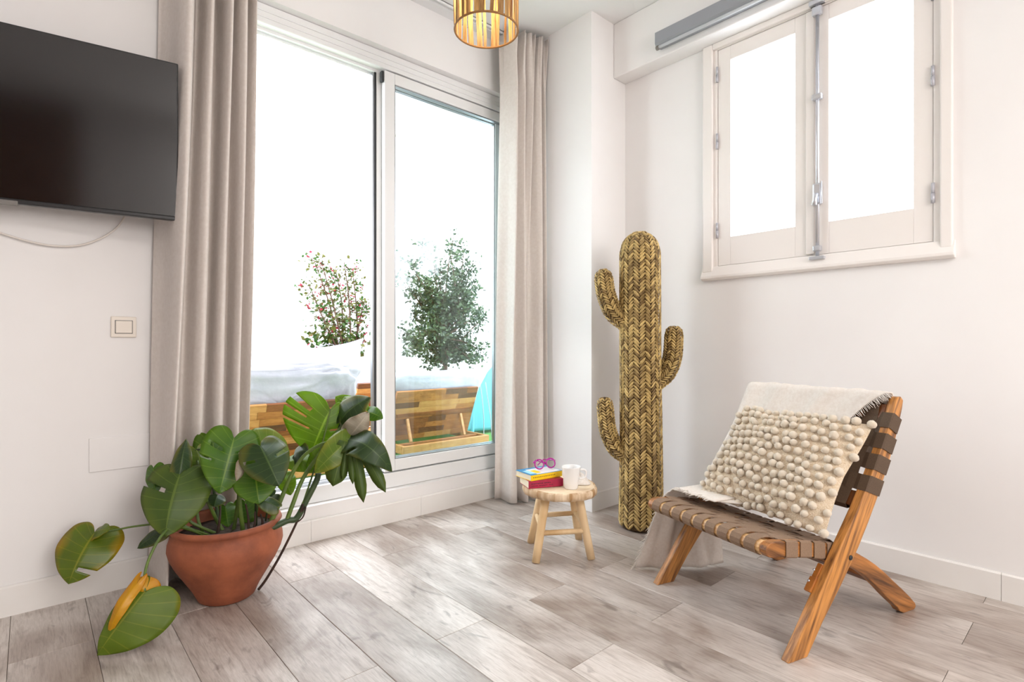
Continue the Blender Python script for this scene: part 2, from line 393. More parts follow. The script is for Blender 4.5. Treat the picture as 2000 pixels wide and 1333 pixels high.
# ================================================================== ROOM SHELL
XR, YB, ZC = 2.84, 2.73, 3.0
XL, YF = -2.7, -3.3
PX0, PY0 = 2.508, 2.092                      # corner pillar
DX0, DX1, DZ0, DZ1 = 0.62, PX0, 0.178, 2.67    # sliding door opening
YO = 2.92                                     # outer face of the back wall
# floor: sub-floor with every plank laid on it
fl = struct(bx(XL, XR, YF, YB, -0.06, -0.006).build('floor', M['groove']))
PW, PL = 0.2155, 1.19
proto = {}
k = -12
for col in range(-13, 15):
    x0 = 0.382 + (col-0)*PW; x1 = x0+PW
    if x1 < XL+0.02 or x0 > XR-0.02: continue
    ph = 2.312 if col % 2 == 0 else 1.535
    j = -5
    while True:
        y0 = ph - PL*j
        j += 1
        y1 = y0 + PL
        if y1 < YF+0.02: break
        a, b = max(y0, YF), min(y1, YB); c, d = max(x0, XL), min(x1, XR)
        if b-a < 0.02: continue
        g = 0.0006
        key = (round(b-a, 3), round(d-c, 3))
        if key not in proto:
            hx, hy = (d-c)/2-g, (b-a)/2-g; e = 0.0012
            mb = MB()
            mb.add([(-hx, -hy, -0.006), (hx, -hy, -0.006), (hx, hy, -0.006), (-hx, hy, -0.006),
                    (-hx, -hy, -e), (hx, -hy, -e), (hx, hy, -e), (-hx, hy, -e),
                    (-hx+e, -hy+e, 0), (hx-e, -hy+e, 0), (hx-e, hy-e, 0), (-hx+e, hy-e, 0)],
                   [(0, 1, 5, 4), (1, 2, 6, 5), (2, 3, 7, 6), (3, 0, 4, 7), (4, 5, 9, 8), (5, 6, 10, 9), (6, 7, 11, 10), (7, 4, 8, 11), (8, 9, 10, 11)])
            me = bpy.data.meshes.new('plank'); me.from_pydata([tuple(p) for p in mb.v], [], mb.f); me.materials.append(M['plank'])
            proto[key] = me
        o = bpy.data.objects.new('plank', proto[key]); C.objects.link(o); o.parent = fl
        o.location = V(((c+d)/2, (a+b)/2, 0)) - ORI[fl.name]

struct(bx(XL-0.1, XR+0.1, YF-0.1, YO, ZC, ZC+0.15).build('ceiling', M['ceiling']))
wb = MB()
wb.box(XL-0.1, DX0, YB, YO, -0.06, ZC); wb.box(DX0, DX1, YB, YO, DZ1, ZC); wb.box(DX0, DX1, YB, YO, -0.06, DZ0)
struct(wb.build('wall_back', M['wall']))
struct(bx(PX0, XR+0.1, PY0, YO, -0.06, ZC).build('wall_pillar', M['wall']))
WY0, WY1, WZ0, WZ1 = 0.489, 1.49, 1.43, 2.63    # casement opening in the right wall
wr = MB()
wr.box(XR, XR+0.1, YF-0.1, WY0, -0.06, ZC); wr.box(XR, XR+0.1, WY1, PY0, -0.06, ZC)
wr.box(XR, XR+0.1, WY0, WY1, -0.06, WZ0); wr.box(XR, XR+0.1, WY0, WY1, WZ1, ZC)
struct(wr.build('wall_right', M['wall']))
struct(bx(XL-0.1, XL, YF-0.1, YB, -0.06, ZC).build('wall_left', M['wall']))
struct(bx(XL, XR, YF-0.1, YF, -0.06, ZC).build('wall_front', M['wall']))
struct(bx(2.72, XR, YF, PY0, 2.662, ZC).build('trim_beam', M['wall'], bevel=0.006))
# dark doorway at the far end of the room (seen mirrored in the television)
struct(bx(-2.62, -1.37, YF, YF+0.05, 0, 2.96).build('door_2', M['acaciad'], bevel=0.01))

# skirting tiles
def skirting(name, parts, label=None):
    e = bpy.data.objects.new(name, None); C.objects.link(e); ORI[e.name] = V((0, 0, 0)); struct(e)
    for p in parts:
        x0, x1, y0, y1, z1, axis = p
        mb = MB(); c = 0.006
        if axis == 'y-':     # face towards -y
            mb.prism([(y1, 0), (y0, 0), (y0, z1-c), (y0+c, z1), (y1, z1)], lambda q, h: V((h, q[0], q[1])), x0+0.0006, x1-0.0006)
        elif axis == 'x-':
            mb.prism([(x1, 0), (x0, 0), (x0, z1-c), (x0+c, z1), (x1, z1)], lambda q, h: V((q[0], h, q[1])), y0+0.0006, y1-0.0006)
        mb.build('tile', M['base'], e)
    return e
xs = [-2.7, -2.18, -1.531, -0.882, -0.232, 0.417, 1.066, 1.715, 2.364, PX0-0.004]
skirting('baseboard_back', [(a, b, YB-0.014, YB-0.001, 0.111, 'y-') for a, b in zip(xs, xs[1:])])
ys = [PY0-0.003, 1.6, 0.95, 0.30, -0.35, -1.0, -1.65, -2.3, -2.95, YF]
skirting('baseboard_right', [(XR-0.013, XR-0.001, b, a, 0.109, 'x-') for a, b in zip(ys, ys[1:])])
skirting('baseboard_pillar', [(PX0-0.003, XR-0.014, PY0-0.006, PY0-0.0005, 0.113, 'y-')])

# ------------------------------------------------------------------ sliding door
YFr = 2.775
d1 = thing('door_1', (1.56, YFr, DZ0), None, None); struct(d1, 'white framed sliding glass door to the terrace, left half open')
fm = MB()
fm.box(DX0, DX1, YFr, 2.885, 2.575, DZ1-0.001); fm.box(DX0, DX0+0.05, YFr, 2.885, DZ0, 2.575); fm.box(DX1-0.045, DX1, YFr, 2.885, DZ0, 2.575)
fm.box(DX0+.05, DX1-.045, YFr, 2.885, DZ0+0.001, 0.264)
fm.build('frame', M['pvc'], d1, bevel=0.004)
fm = MB(); fm.box(DX0+.05, DX1-.045, YFr-0.004, YFr, 2.600, 2.606); fm.box(DX0+.05, DX1-.045, YFr-0.004, YFr, 2.630, 2.634)
fm.build('frame_bead', M['pvc'], d1)
tm = MB()
for y in (YFr+0.020, YFr+0.052, YFr+0.092): tm.box(DX0+.05, DX1-.045, y, y+0.006, 0.262, 0.270)
tm.build('track', M['steel'], d1)
tm = MB()
for y in (YFr+0.046, YFr+0.095): tm.box(DX0+.05, DX1-.045, y, y+0.006, 2.560, 2.576)
tm.build('upper_track', M['pvc'], d1)
tm = MB(); tm.box(DX0+.05, DX1-.045, 2.868, 2.905, 0.22, 0.284)
tm.build('outer_sill', M['pvc'], d1, bevel=0.003)
def sash(x0, x1, y0, y1, z0, z1, g, rails, dark):
    s_ = MB()
    sl, sr, rb, rt_ = g
    s_.box(x0, sl, y0, y1, z0, z1); s_.box(sr, x1, y0, y1, z0, z1); s_.box(sl, sr, y0, y1, z0, rb); s_.box(sl, sr, y0, y1, rt_, z1)
    o = s_.build('sash_frame', M['pvc'], d1, bevel=0.004)
    b_ = MB(); e = 0.007; ym = y0+0.006
    b_.box(sl-.001, sl+e, ym, y1-.006, rb, rt_); b_.box(sr-e, sr+.001, ym, y1-.006, rb, rt_); b_.box(sl, sr, ym, y1-.006, rb, rb+e*0.6); b_.box(sl, sr, ym, y1-.006, rt_-e, rt_)
    b_.build('glazing_bead', M['steel'], o)
    bx(sl, sr, (y0+y1)/2-.003, (y0+y1)/2+.003, rb, rt_).build('pane', M['glass'], o)
    return o
YS = YFr+0.004
s1 = sash(1.512, 2.462, YS, YS+0.036, 0.272, 2.568, (1.578, 2.402, 0.338, 2.506), None, True)
s2 = sash(1.484, 2.432, YS+0.044, YS+0.080, 0.266, 2.566, (1.548, 2.372, 0.338, 2.506), None, True)
m_ = MB(); m_.box(1.474, 1.4835, YS+0.046, YS+0.078, 0.27, 2.562); m_.build('edge_seal', M['gasket'], d1)
m_ = MB(); m_.box(1.462, 1.474, YS+0.05, YS+0.074, 0.27, 2.558); m_.build('edge_profile', M['steel'], d1)
m_ = MB(); m_.box(1.496, 1.511, YS+.004, YS+0.03, 2.50, 2.562); m_.build('guide_block', M['gasket'], d1, bevel=0.004)

# ------------------------------------------------------------------ casement window
w1 = thing('window_1', (XR, 0.99, WZ0), None, None); struct(w1, 'white painted two leaf casement window with chrome bolt rod')
cm = MB(); X0 = 2.815
cm.box(X0, XR, 0.447, WY0, 1.40, 2.662); cm.box(X0, XR, WY1, 1.548, 1.40, 2.662); cm.box(X0, XR, WY0, WY1, WZ1, 2.662)
cm.build('casing', M['winpaint'], w1, bevel=0.006)
cm = MB().prism([(XR, 1.357), (XR-0.022, 1.357), (XR-0.034, 1.368), (XR-0.034, 1.38), (XR-0.012, 1.432), (XR, 1.432)], lambda q, h: V((q[0], h, q[1])), 0.440, 1.555)
cm.build('sill', M['winpaint'], w1, bevel=0.003)
cm = MB(); xa, xb = 2.832, 2.93
cm.box(xa, xb, WY0, 0.513, WZ0, WZ1); cm.box(xa, xb, 1.469, WY1, WZ0, WZ1); cm.box(xa, xb, .513, 1.469, 2.626, WZ1); cm.box(xa, xb, .513, 1.469, WZ0, 1.434)
cm.build('frame', M['winpaint'], w1, bevel=0.002)
def leafwin(y0, y1, ga, gb, lbl):
    m_ = MB(); xa, xb = 2.838, 2.878; z0, z1, ra, rb = 1.436, 2.624, 1.588, 2.55
    m_.box(xa, xb, y0, ga, z0, z1); m_.box(xa, xb, gb, y1, z0, z1); m_.box(xa, xb, ga, gb, z0, ra); m_.box(xa, xb, ga, gb, rb, z1)
    o = m_.build('casement', M['winpaint'], w1, bevel=0.002)
    bx(2.852, 2.857, ga, gb, ra, rb).build('pane', M['wglass'], o)
    return o
leafwin(0.515, 0.984, 0.583, 0.913, 0); leafwin(0.987, 1.467, 1.065, 1.396, 0)
bx(2.826, 2.838, 0.972, 1.012, 1.44, 2.62).build('cover_strip', M['winpaint'], w1, bevel=0.004)
rod = MB(); ry = 0.956
rod.tube([(2.818, ry, 1.425), (2.818, ry, 2.632)], 0.0085, 10)
ro = rod.build('bolt_rod', M['chrome'], w1)
q = MB(); q.box(2.806, 2.832, ry-0.020, ry+0.020, 1.672, 1.775); q.build('bolt_case', M['chrome'], ro, bevel=0.008)
q = MB(); q.tube([(2.80, ry, 1.72), (2.79, ry, 1.70), (2.786, ry+0.004, 1.665)], [0.010, 0.009, 0.012], 10); q.tube([(2.797, ry-0.024, 1.775), (2.795, ry-0.026, 1.67)], 0.003, 6)
q.build('bolt_handle', M['chrome'], ro)
for z, h, w in ((2.188, 0.014, 0.022), (1.462, 0.014, 0.018), (2.60, 0.020, 0.022)):
    MB().box(2.803, 2.832, ry-w, ry+w, z-h, z+h).build('rod_guide', M['chrome'], ro, bevel=0.006)
MB().box(2.800, 2.832, ry-0.034, ry+0.034, 1.408, 1.424).build('keeper', M['chrome'], ro, bevel=0.003)
MB().box(2.800, 2.832, ry-0.034, ry+0.034, 2.630, 2.652).build('keeper', M['chrome'], ro, bevel=0.003)
for y, zs in ((1.468, (2.489, 2.122, 1.63)), (0.514, (2.49, 2.13, 1.638))):
    for z in zs:
        h = MB(); h.tube([(2.829, y, z-0.042), (2.829, y, z-0.001)], 0.0075, 8); h.tube([(2.829, y, z+0.001), (2.829, y, z+0.042)], 0.0065, 8)
        h.build('hinge', M['hinge'], w1)

# ------------------------------------------------------------------ roller blind cassette on the beam
rb = thing('blind_cassette', (2.69, 0.9, 2.69), 'long grey blind cassette mounted on the beam above the casement window', 'blind')
ya, yb = 0.10, 1.752
MB().prism([(2.719, 2.70), (2.690, 2.696), (2.664, 2.700), (2.655, 2.712), (2.655, 2.776), (2.719, 2.786)], lambda q, h: V((q[0], h, q[1])), ya, yb).build('cassette', M['grey'], rb, bevel=0.003)
MB().tube([(2.668, ya, 2.692), (2.668, yb-0.02, 2.692)], 0.009, 10).build('bottom_bar', pmat('light_grey_bar', S(205, 206, 210), rough=0.4), rb)
MB().tube([(2.668, yb-0.02, 2.690), (2.668, yb-0.004, 2.690)], 0.0125, 12).build('bar_end_cap', M['tvl'], rb)
MB().box(2.67, 2.70, 1.30, 1.345, 2.780, 2.795).build('bracket', M['tvl'], rb, bevel=0.003)

# ------------------------------------------------------------------ television
ang = math.radians(9)
tx = V((math.cos(ang), -math.sin(ang), 0)); tn = V((-math.sin(ang), -math.cos(ang), 0)); tlt = math.radians(4.4)
tz = V((0, 0, math.cos(tlt))) + tn*math.sin(tlt); tn = tn*math.cos(tlt) - V((0, 0, math.sin(tlt)))
TR = V((0.446, 2.506, 1.497)); TW, TH = 1.11, 0.612
tvc = TR - tx*(TW/2) + tz*(TH/2)
tv = thing('television', TR - tx*(TW/2), 'large black flat television on the wall left of the curtain', 'television')
def tvbox(u0, u1, v0, v1, d0, d1): return MB().obox(TR - tx*((u0+u1)/2) + tz*((v0+v1)/2) - tn*((d0+d1)/2), (tx, tz, tn), ((u1-u0)/2, (v1-v0)/2, (d1-d0)/2))
tvbox(0, TW, 0, TH, 0.003, 0.038).build('housing', M['tvb'], tv, bevel=0.004)
tvbox(0.006, TW-0.006, 0.017, TH-0.006, 0.0005, 0.006).build('screen', M['tv'], tv)
tvbox(0, TW, 0, 0.016, -0.001, 0.012).build('lower_bezel', M['tvb'], tv, bevel=0.003)
tvbox(TW/2-0.075, TW/2+0.035, -0.007, 0.010, -0.003, 0.01).build('badge_plate', M['tvl'], tv, bevel=0.002)
mk = MB(); mk.box(-0.22, -0.02, 2.716, 2.729, 1.70, 1.95); mk.obox((-0.12, 2.67, 1.82), ((1, 0, 0), (0, 1, 0), (0, 0, 1)), (0.03, 0.05, 0.03))
tag(mk.build('television_bracket', M['tvb']), 'black wall bracket hidden behind the television', 'bracket')
cpts = [atY(x, y, 2.715) for x, y in ((246, 408), (243, 424), (226, 447), (192, 468), (150, 480), (100, 480), (50, 470), (0, 455), (-60, 436), (-120, 400))]
tag(MB().tube(cr(cpts, 50), 0.0035, 8).build('power_cable', M['cable']), 'thin white cable sagging along the wall below the television', 'cable')

# ------------------------------------------------------------------ switch and blank plate
sw = thing('light_switch', (0.292, YB, 1.033), 'square ivory light switch on the wall below the television', 'switch')
bx(0.249, 0.335, YB-0.010, YB-0.0005, 1.031, 1.116).build('plate', M['plate'], sw, bevel=0.003)
bx(0.262, 0.322, YB-0.0125, YB-0.009, 1.046, 1.101).build('rocker_frame', M['tvl'], sw, bevel=0.001)
bx(0.2645, 0.3195, YB-0.0155, YB-0.010, 1.0485, 1.0985).build('rocker', M['plate'], sw, bevel=0.002)
tag(bx(0.179, 0.383, YB-0.006, YB-0.0005, 0.490, 0.627).build('junction_cover', M['wall'], bevel=0.003), 'blank white rectangular cover plate low on the wall left of the curtain', 'cover plate')

# ------------------------------------------------------------------ curtains
def curtain(name, top, bot, ztop, zbot, label, nu=150, nv=40, power=1.0, pleat=False):
    t = cr(top, nu+1); b = cr(bot, nu+1)
    e = thing(name, ((top[0][0]+top[-1][0])/2, 2.6, zbot), label, 'curtain')
    def fn(u, v):
        i = round(u*nu); p = t[i].lerp(b[i], v**power)
        z = ztop + (zbot-ztop)*v
        x, y = p.x, p.y
        if pleat and v < 0.12:
            k = 1-v/0.12
            q = math.sin(min(1, v/0.06)*PI/2) if v < .06 else k*2; x += 0.010*math.sin(u*46)*k; y += 0.026*math.sin(u*66+1)*k
        y += 0.006*math.sin(v*5+u*17); x += 0.003*math.sin(v*7+u*23)
        return V((x, y, z))
    m = MB().grid(fn, nu, nv); m.build('fabric', M['curtain'], e, solid=0.003)
    return e
curtain('curtain',
        [(.412, 2.70), (.43, 2.69), (.452, 2.645), (.470, 2.50), (.505, 2.475), (.535, 2.63), (.555, 2.64), (.570, 2.52), (.592, 2.51), (.607, 2.65), (.622, 2.655), (.636, 2.52), (.655, 2.51), (.668, 2.65), (.682, 2.655), (.695, 2.54), (.715, 2.52), (.728, 2.65), (.742, 2.66), (.752, 2.56), (.758, 2.53)],
        [(.372, 2.705), (.376, 2.68), (.380, 2.62), (.386, 2.52), (.402, 2.445), (.425, 2.60), (.46, 2.67), (.49, 2.60), (.52, 2.59), (.54, 2.68), (.565, 2.69), (.585, 2.60), (.61, 2.59), (.63, 2.68), (.645, 2.685), (.66, 2.60), (.68, 2.59), (.69, 2.67), (.70, 2.68), (.715, 2.61), (.725, 2.59)],
        2.975, 0.012, 'beige floor-length curtain bunched at the left of the door beside the television', nu=240, power=1.3)
curtain('curtain',
        [(2.232, 2.60), (2.236, 2.58), (2.25, 2.52), (2.272, 2.48), (2.292, 2.56), (2.31, 2.50), (2.335, 2.47), (2.352, 2.56), (2.37, 2.49), (2.392, 2.465), (2.41, 2.55), (2.43, 2.48), (2.452, 2.455), (2.468, 2.53), (2.482, 2.47), (2.492, 2.47)],
        [(2.222, 2.66), (2.232, 2.655), (2.262, 2.63), (2.245, 2.52), (2.275, 2.50), (2.31, 2.58), (2.325, 2.50), (2.345, 2.465), (2.37, 2.56), (2.385, 2.55), (2.40, 2.47), (2.425, 2.43), (2.455, 2.45), (2.47, 2.52), (2.485, 2.44), (2.492, 2.43)],
        2.972, 0.012, 'beige pleated curtain hanging between the door and the corner pillar', nu=200, pleat=True)
rail = MB(); rail.box(0.30, 2.49, 2.607, 2.613, ZC-0.016, ZC-0.0005); rail.box(0.30, 2.49, 2.637, 2.643, ZC-0.016, ZC-0.0005); rail.box(0.30, 2.49, 2.607, 2.643, ZC-0.004, ZC-0.0005)
tag(rail.build('curtain_rail', M['pvc']), 'slim white curtain rail fixed to the ceiling in front of the door', 'curtain rail')

# ------------------------------------------------------------------ pendant lamp
lc = V((1.376, 1.694, 2.264)); LR = 0.1275; LH = 0.30
lp = thing('pendant_lamp', (lc.x, lc.y, ZC), 'drum pendant lamp of vertical bark slats hanging from the ceiling', 'lamp')
for z, nm in ((0.004, 'lower_ring'), (LH-0.004, 'upper_ring')):
    MB().tube([lc + V((LR*math.cos(a*2*PI/48), LR*math.sin(a*2*PI/48), z)) for a in range(49)], 0.0042, 6, cap=False).build(nm, M['ring'], lp)
na = 27
rnd = random.Random(3)
for i in range(na):
    a0 = 2*PI*i/na + rnd.uniform(-.05, .05); wd = rnd.uniform(0.012, 0.025); tw = rnd.uniform(-0.35, 0.35); sl = rnd.uniform(-0.05, 0.05)
    rr = LR + rnd.uniform(-0.003, 0.003)
    m_ = MB(); pts = []; wd_ = []
    for j in range(7):
        v = j/6; a = a0 + sl*v + 0.02*math.sin(v*5+i)
        pts.append(lc + V((rr*math.cos(a), rr*math.sin(a), 0.002+(LH-0.004)*v)))
        t_ = V((-math.sin(a), math.cos(a), 0)); n_ = V((math.cos(a), math.sin(a), 0))
        q = tw*math.sin(v*PI); wd_.append(t_*math.cos(q) + n_*math.sin(q))
    m_.ribbon(pts, wd_, wd, 0.0022); m_.build('slat', M['bark'], lp)
MB().tube([lc + V((0, 0, LH+0.03)), V((lc.x, lc.y, ZC-0.02))], 0.003, 8).build('cord', M['cable'], lp)
MB().lathe([(0.0, -0.002), (0.05, -0.002), (0.05, -0.025), (0.0, -0.025)], (lc.x, lc.y, ZC), 24).build('ceiling_rose', M['white'], lp)
sp = MB()
for k in range(3):
    a = k*2*PI/3; sp.tube([lc + V((0, 0, LH-0.004)), lc + V((LR*math.cos(a), LR*math.sin(a), LH-0.004))], 0.002, 6)
sp.tube([lc+V((0, 0, LH-0.05)), lc+V((0, 0, LH+0.035))], 0.018, 12)
sp.build('lamp_holder', M['tvl'], lp)
bm_, bnt, bb, BN, BL = newmat('warm_bulb'); bb.inputs['Emission Color'].default_value = (1, .82, .55, 1); bb.inputs['Emission Strength'].default_value = 6
MB().lathe([(0.0, 0), (0.018, 0.004), (0.028, 0.02), (0.027, 0.035), (0.016, 0.055), (0.012, 0.065)], lc+V((0, 0, LH-0.115)), 16).build('bulb', bm_, lp)
pl_ = bpy.data.lights.new('bulb_light', 'POINT'); pl_.energy = 3; pl_.color = (1, .82, .58); pl_.shadow_soft_size = 0.03
plo = bpy.data.objects.new('bulb_light', pl_); C.objects.link(plo); plo.location = lc + V((0, 0, LH-0.15))

# ------------------------------------------------------------------ potted monstera
PC = V((0.59, 2.365, 0))
mp = thing('potted_monstera', PC, 'monstera plant with split leaves in a terracotta pot by the left curtain', 'plant')
MB().lathe([(0.0, 0.001), (0.094, 0.001), (0.103, .008), (.120, .045), (.150, .095), (.180, .145), (.199, .185), (.206, .212), (.204, .236), (.195, .262), (.188, .276), (.196, .284), (.202, .295), (.198, .305), (.187, .306), (.178, .296), (.174, .25), (.0, .25)], PC, 56).build('pot', M['terracotta'], mp)
MB().lathe([(0.0, .268), (.09, .272), (.175, .262), (.175, .252), (0, .252)], PC, 32).build('soil', M['soil'], mp)
MARG = [(0.012, 0.0), (0.09, -.13), (.24, -.21), (.42, -.15), (.53, .03), (.555, .22), (.52, .42), (.43, .61), (.29, .79), (.12, .93), (0, 1.0)]
MG = cr(MARG, 41)
def leaf(p0, p1, width, nrm, mat, sag=0.05, fold=0.15, slits=(), holes=(), ripple=0.015, droop=0.0, sides=(1, 1), name='leaf', label=None, parent=None, curl=0.0):
    p0, p1 = V(p0), V(p1); Lg = (p1-p0).length; ax = (p1-p0)/Lg
    n = V(nrm); n = (n - ax*n.dot(ax)).normalized(); lat = n.cross(ax).normalized()
    NT, NK = 40, 7
    mb = MB(); uv = []; idx = {}
    def put(i, kk, s):
        key = (i, kk, 0 if kk == 0 else s)
        if key in idx: return idx[key]
        t = i/NT; mg = MG[i]; y0 = max(0.0, (t-.16)/.84)**1.05
        k = kk/NK
        x = mg.x*k*width/1.1/Lg*sides[0 if s < 0 else 1]; y = y0 + (mg.y-y0)*(k**1.15)
        z = sag*4*max(y, 0)*(1-y) - fold*abs(x) - droop*max(0, y)**2 - curl*(x*s)**2*4*(1 if x else 0) + ripple*math.sin(t*26+s)*k*k - 0.25*max(0, -y)**1.2
        P = p0 + ax*(y*Lg) + lat*(x*s*Lg) + n*(z*Lg)
        idx[key] = len(mb.v); mb.v.append(P); uv.append((t, k)); return idx[key]
    for s in (-1, 1):
        for i in range(NT):
            for kk in range(NK):
                t = (i+.5)/NT; k = (kk+.5)/NK
                if any(ss in (0, s) and a <= t <= b and k >= c for ss, a, b, c in slits): continue
                if any(ss in (0, s) and a <= t <= b and c <= k <= d for ss, a, b, c, d in holes): continue
                q = [put(i, kk, s), put(i+1, kk, s), put(i+1, kk+1, s), put(i, kk+1, s)]
                q2 = []
                for a in q:
                    if a not in q2: q2.append(a)
                if len(q2) >= 3: mb.f.append(q2 if s > 0 else q2[::-1]); mb.sm.append(True)
    mb.uv = uv
    o = mb.build(name, mat, parent or mp, solid=0.0012)
    if label: o['label'] = label
    return o
def A(x, y, d): return atD(x, y, d)
cv = lambda p: (EYE - p).normalized()     # direction back towards the room's middle
SL = lambda s, c=.45: [(s, .40, .44, c), (s, .52, .56, c), (s, .65, .68, c+.05)]
toC = V((-0.45, -0.85, 0.25))
# L1 big drooping leaf at the left front
leaf(A(351, 928, 2.02), A(322, 1050, 1.92), .225, (-.35, -.85, .25), M['lfm'], sag=.12, fold=.35, slits=[(-1, .42, .47, .3)], ripple=.02, label='large dark drooping leaf')
leaf(A(350, 930, 2.02), A(364, 858, 2.10), .07, (-.3, -.9, .1), M['lfd'], sag=.1, fold=.6)
leaf(A(384, 880, 2.16), A(400, 955, 2.10), .13, (.1, -.8, .5), M['lfo'], sag=.1, fold=.5)
leaf(A(415, 862, 2.26), A(432, 965, 2.22), .15, (-.1, -.9, .3), M['lf'], sag=.05, fold=.3)
# L3 central heart leaf
leaf(A(457, 856, 2.10), A(428, 965, 2.02), .205, (-.15, -.9, .25), M['lf'], sag=.06, fold=.12, holes=[(-1, .40, .44, .35, .75), (1, .42, .46, .35, .7)], slits=[(-1, .57, .60, .62)])
leaf(A(496, 862, 2.18), A(566, 886, 2.22), .15, (-.35, -.7, .6), M['lfo'], sag=.1, fold=.2)
leaf(A(508, 872, 2.05), A(545, 950, 1.98), .17, (-.2, -.9, .25), M['lfd'], sag=.1, fold=.3, slits=[(1, .5, .54, .4)], holes=[(-1, .45, .49, .4, .8)], label='dark leaf with a yellow patch')
leaf(A(498, 925, 2.08), A(506, 985, 2.04), .16, (-.25, -.9, .2), M['lf'], sag=.05, fold=.25, slits=[(1, .5, .55, .5)])
leaf(A(476, 905, 2.02), A(462, 940, 1.99), .04, (.3, -.8, .3), M['lfx'], sag=.15, fold=.9)
# L7 bright backlit split leaf
leaf(A(645, 800, 2.40), A(606, 890, 2.36), .245, (-.35, -.85, .1), M['lfb'], sag=.04, fold=.08, slits=[(-1, .36, .39, .42), (-1, .48, .51, .40), (-1, .60, .635, .34), (1, .55, .58, .55)], sides=(1.5, .5), label='bright green split leaf lit from behind')
leaf(A(690, 800, 2.52), A(655, 775, 2.50), .10, (-.3, -.8, .4), M['lfb'], sag=.1, fold=.2)
leaf(A(700, 800, 2.44), A(672, 775, 2.48), .12, (-.2, -.8, .5), M['lfb'], sag=.1, fold=.3)
leaf(A(664, 826, 2.38), A(724, 777, 2.34), .155, (-.4, -.7, .6), M['lfd'], sag=.15, fold=.25)
leaf(A(690, 812, 2.40), A(676, 850, 2.36), .10, (-.3, -.9, .2), M['lfd'], sag=.05, fold=.3)
leaf(A(718, 805, 2.46), A(748, 818, 2.44), .075, (-.3, -.8, .4), M['lf'], sag=.1, fold=.2)
leaf(A(683, 852, 2.26), A(720, 806, 2.26), .10, (-.2, -.9, .3), M['lfx'], sag=.25, fold=.7, ripple=.07, label='withered grey curled leaf')
# L12 drooping split leaf at the right: broad halves and hanging fingers
leaf(A(681, 860, 2.24), A(614, 925, 2.16), .12, (.15, -.75, .65), M['lfo'], sag=.16, fold=.25)
leaf(A(681, 860, 2.24), A(766, 922, 2.19), .13, (-.45, -.65, .6), M['lfd'], sag=.36, fold=.2, slits=[(-1, .45, .50, .4)], label='dark split leaf drooping over the sill')
for (x0, y0), (x1, y1), w_ in (((674, 862), (650, 950), .088), ((684, 864), (689, 946), .030), ((690, 862), (710, 982), .046), ((696, 860), (753, 962), .050), ((678, 866), (668, 938), .022)):
    p0, p1 = A(x0, y0, 2.22), A(x1, y1, 2.17); ax = p1-p0
    path = [p0 + ax*t + V((-.1, -.2, .25))*(0.10*t*(1-t)*4*ax.length) for t in [i/8 for i in range(9)]]
    mb = MB(); sd = ax.cross(V((-.4, -.9, 0))).normalized(); uv = []
    for i, p in enumerate(path):
        t = i/8; hw = w_/2*(.55+.45*min(1, t*2.5))*(1 if t < .72 else max(.04, 1-((t-.72)/.28)**2.2))
        for j in (-1, 0, 1): mb.v.append(p + sd*hw*j + V((-.4, -.9, 0)).normalized()*(0.006*(1-abs(j)))); uv.append((.02+t*.05, abs(j)))
    for i in range(8):
        for j in (0, 1): mb.f.append([i*3+j, i*3+j+1, i*3+j+4, i*3+j+3]); mb.sm.append(True)
    mb.uv = uv; mb.build('leaf_finger', M['lfm'], mp, solid=0.0012)
leaf(A(575, 888, 2.34), A(603, 880, 2.30), .105, (-.2, -.8, .5), M['lfd'], sag=.1, fold=.3)
leaf(A(608, 902, 2.36), A(548, 908, 2.32), .11, (-.2, -.6, .8), M['lfb'], sag=.12, fold=.2)
leaf(A(640, 880, 2.36), A(600, 925, 2.30), .10, (-.2, -.8, .5), M['lfb'], sag=.1, fold=.3)
# L14 / L15 yellowing leaves at the left
leaf(A(283, 1156, 1.80), A(190, 1281, 1.70), .215, (-.25, -.8, .5), M['lfz'], sag=.10, fold=.2, sides=(.45, 1.2), label='large drooping leaf with a yellow side')
leaf(A(284, 1160, 1.80), A(270, 1128, 1.82), .09, (-.3, -.8, .5), M['lfg'], sag=.2, fold=.5, label='folded yellow lobe')
leaf(A(268, 1140, 1.79), A(212, 1244, 1.725), .042, (-.4, -.8, .4), M['lfg'], sag=.2, fold=.4)
leaf(A(185, 1041, 2.02), A(134, 1142, 1.92), .20, (-.25, -.75, .6), M['lfy'], sag=.12, fold=.3, slits=[(1, .74, .79, .15)], label='yellow-green leaf reaching left over the skirting')
leaf(A(186, 1040, 2.02), A(214, 1036, 2.00), .07, (-.1, -.7, .7), M['lfy'], sag=.1, fold=.2)
leaf(A(316, 1040, 2.05), A(268, 1072, 2.02), .06, (-.2, -.7, .7), M['lfd'], sag=.1, fold=.4)
leaf(A(540, 990, 2.10), A(497, 975, 2.08), .07, (-.2, -.6, .8), M['lfd'], sag=.1, fold=.4)
leaf(A(537, 966, 2.20), A(515, 985, 2.18), .06, (-.2, -.8, .5), M['lfd'], sag=.1, fold=.4)
leaf(A(425, 968, 2.12), A(418, 990, 2.08), .07, (-.2, -.9, .3), M['lfd'], sag=.1, fold=.6)
leaf(A(440, 990, 2.20), A(446, 1030, 2.16), .08, (-.2, -.9, .3), M['lf'], sag=.1, fold=.3)
leaf(A(390, 905, 2.30), A(372, 985, 2.24), .13, (-.3, -.9, .2), M['lf'], sag=.1, fold=.3)
leaf(A(300, 915, 2.06), A(305, 965, 2.02), .07, (-.5, -.8, .2), M['lf'], sag=.1, fold=.5)
leaf(A(556, 930, 2.34), A(568, 968, 2.30), .08, (-.2, -.9, .2), M['lfb'], sag=.1, fold=.3)
leaf(A(478, 980, 2.24), A(490, 1025, 2.22), .09, (-.2, -.9, .2), M['lf'], sag=.1, fold=.3)
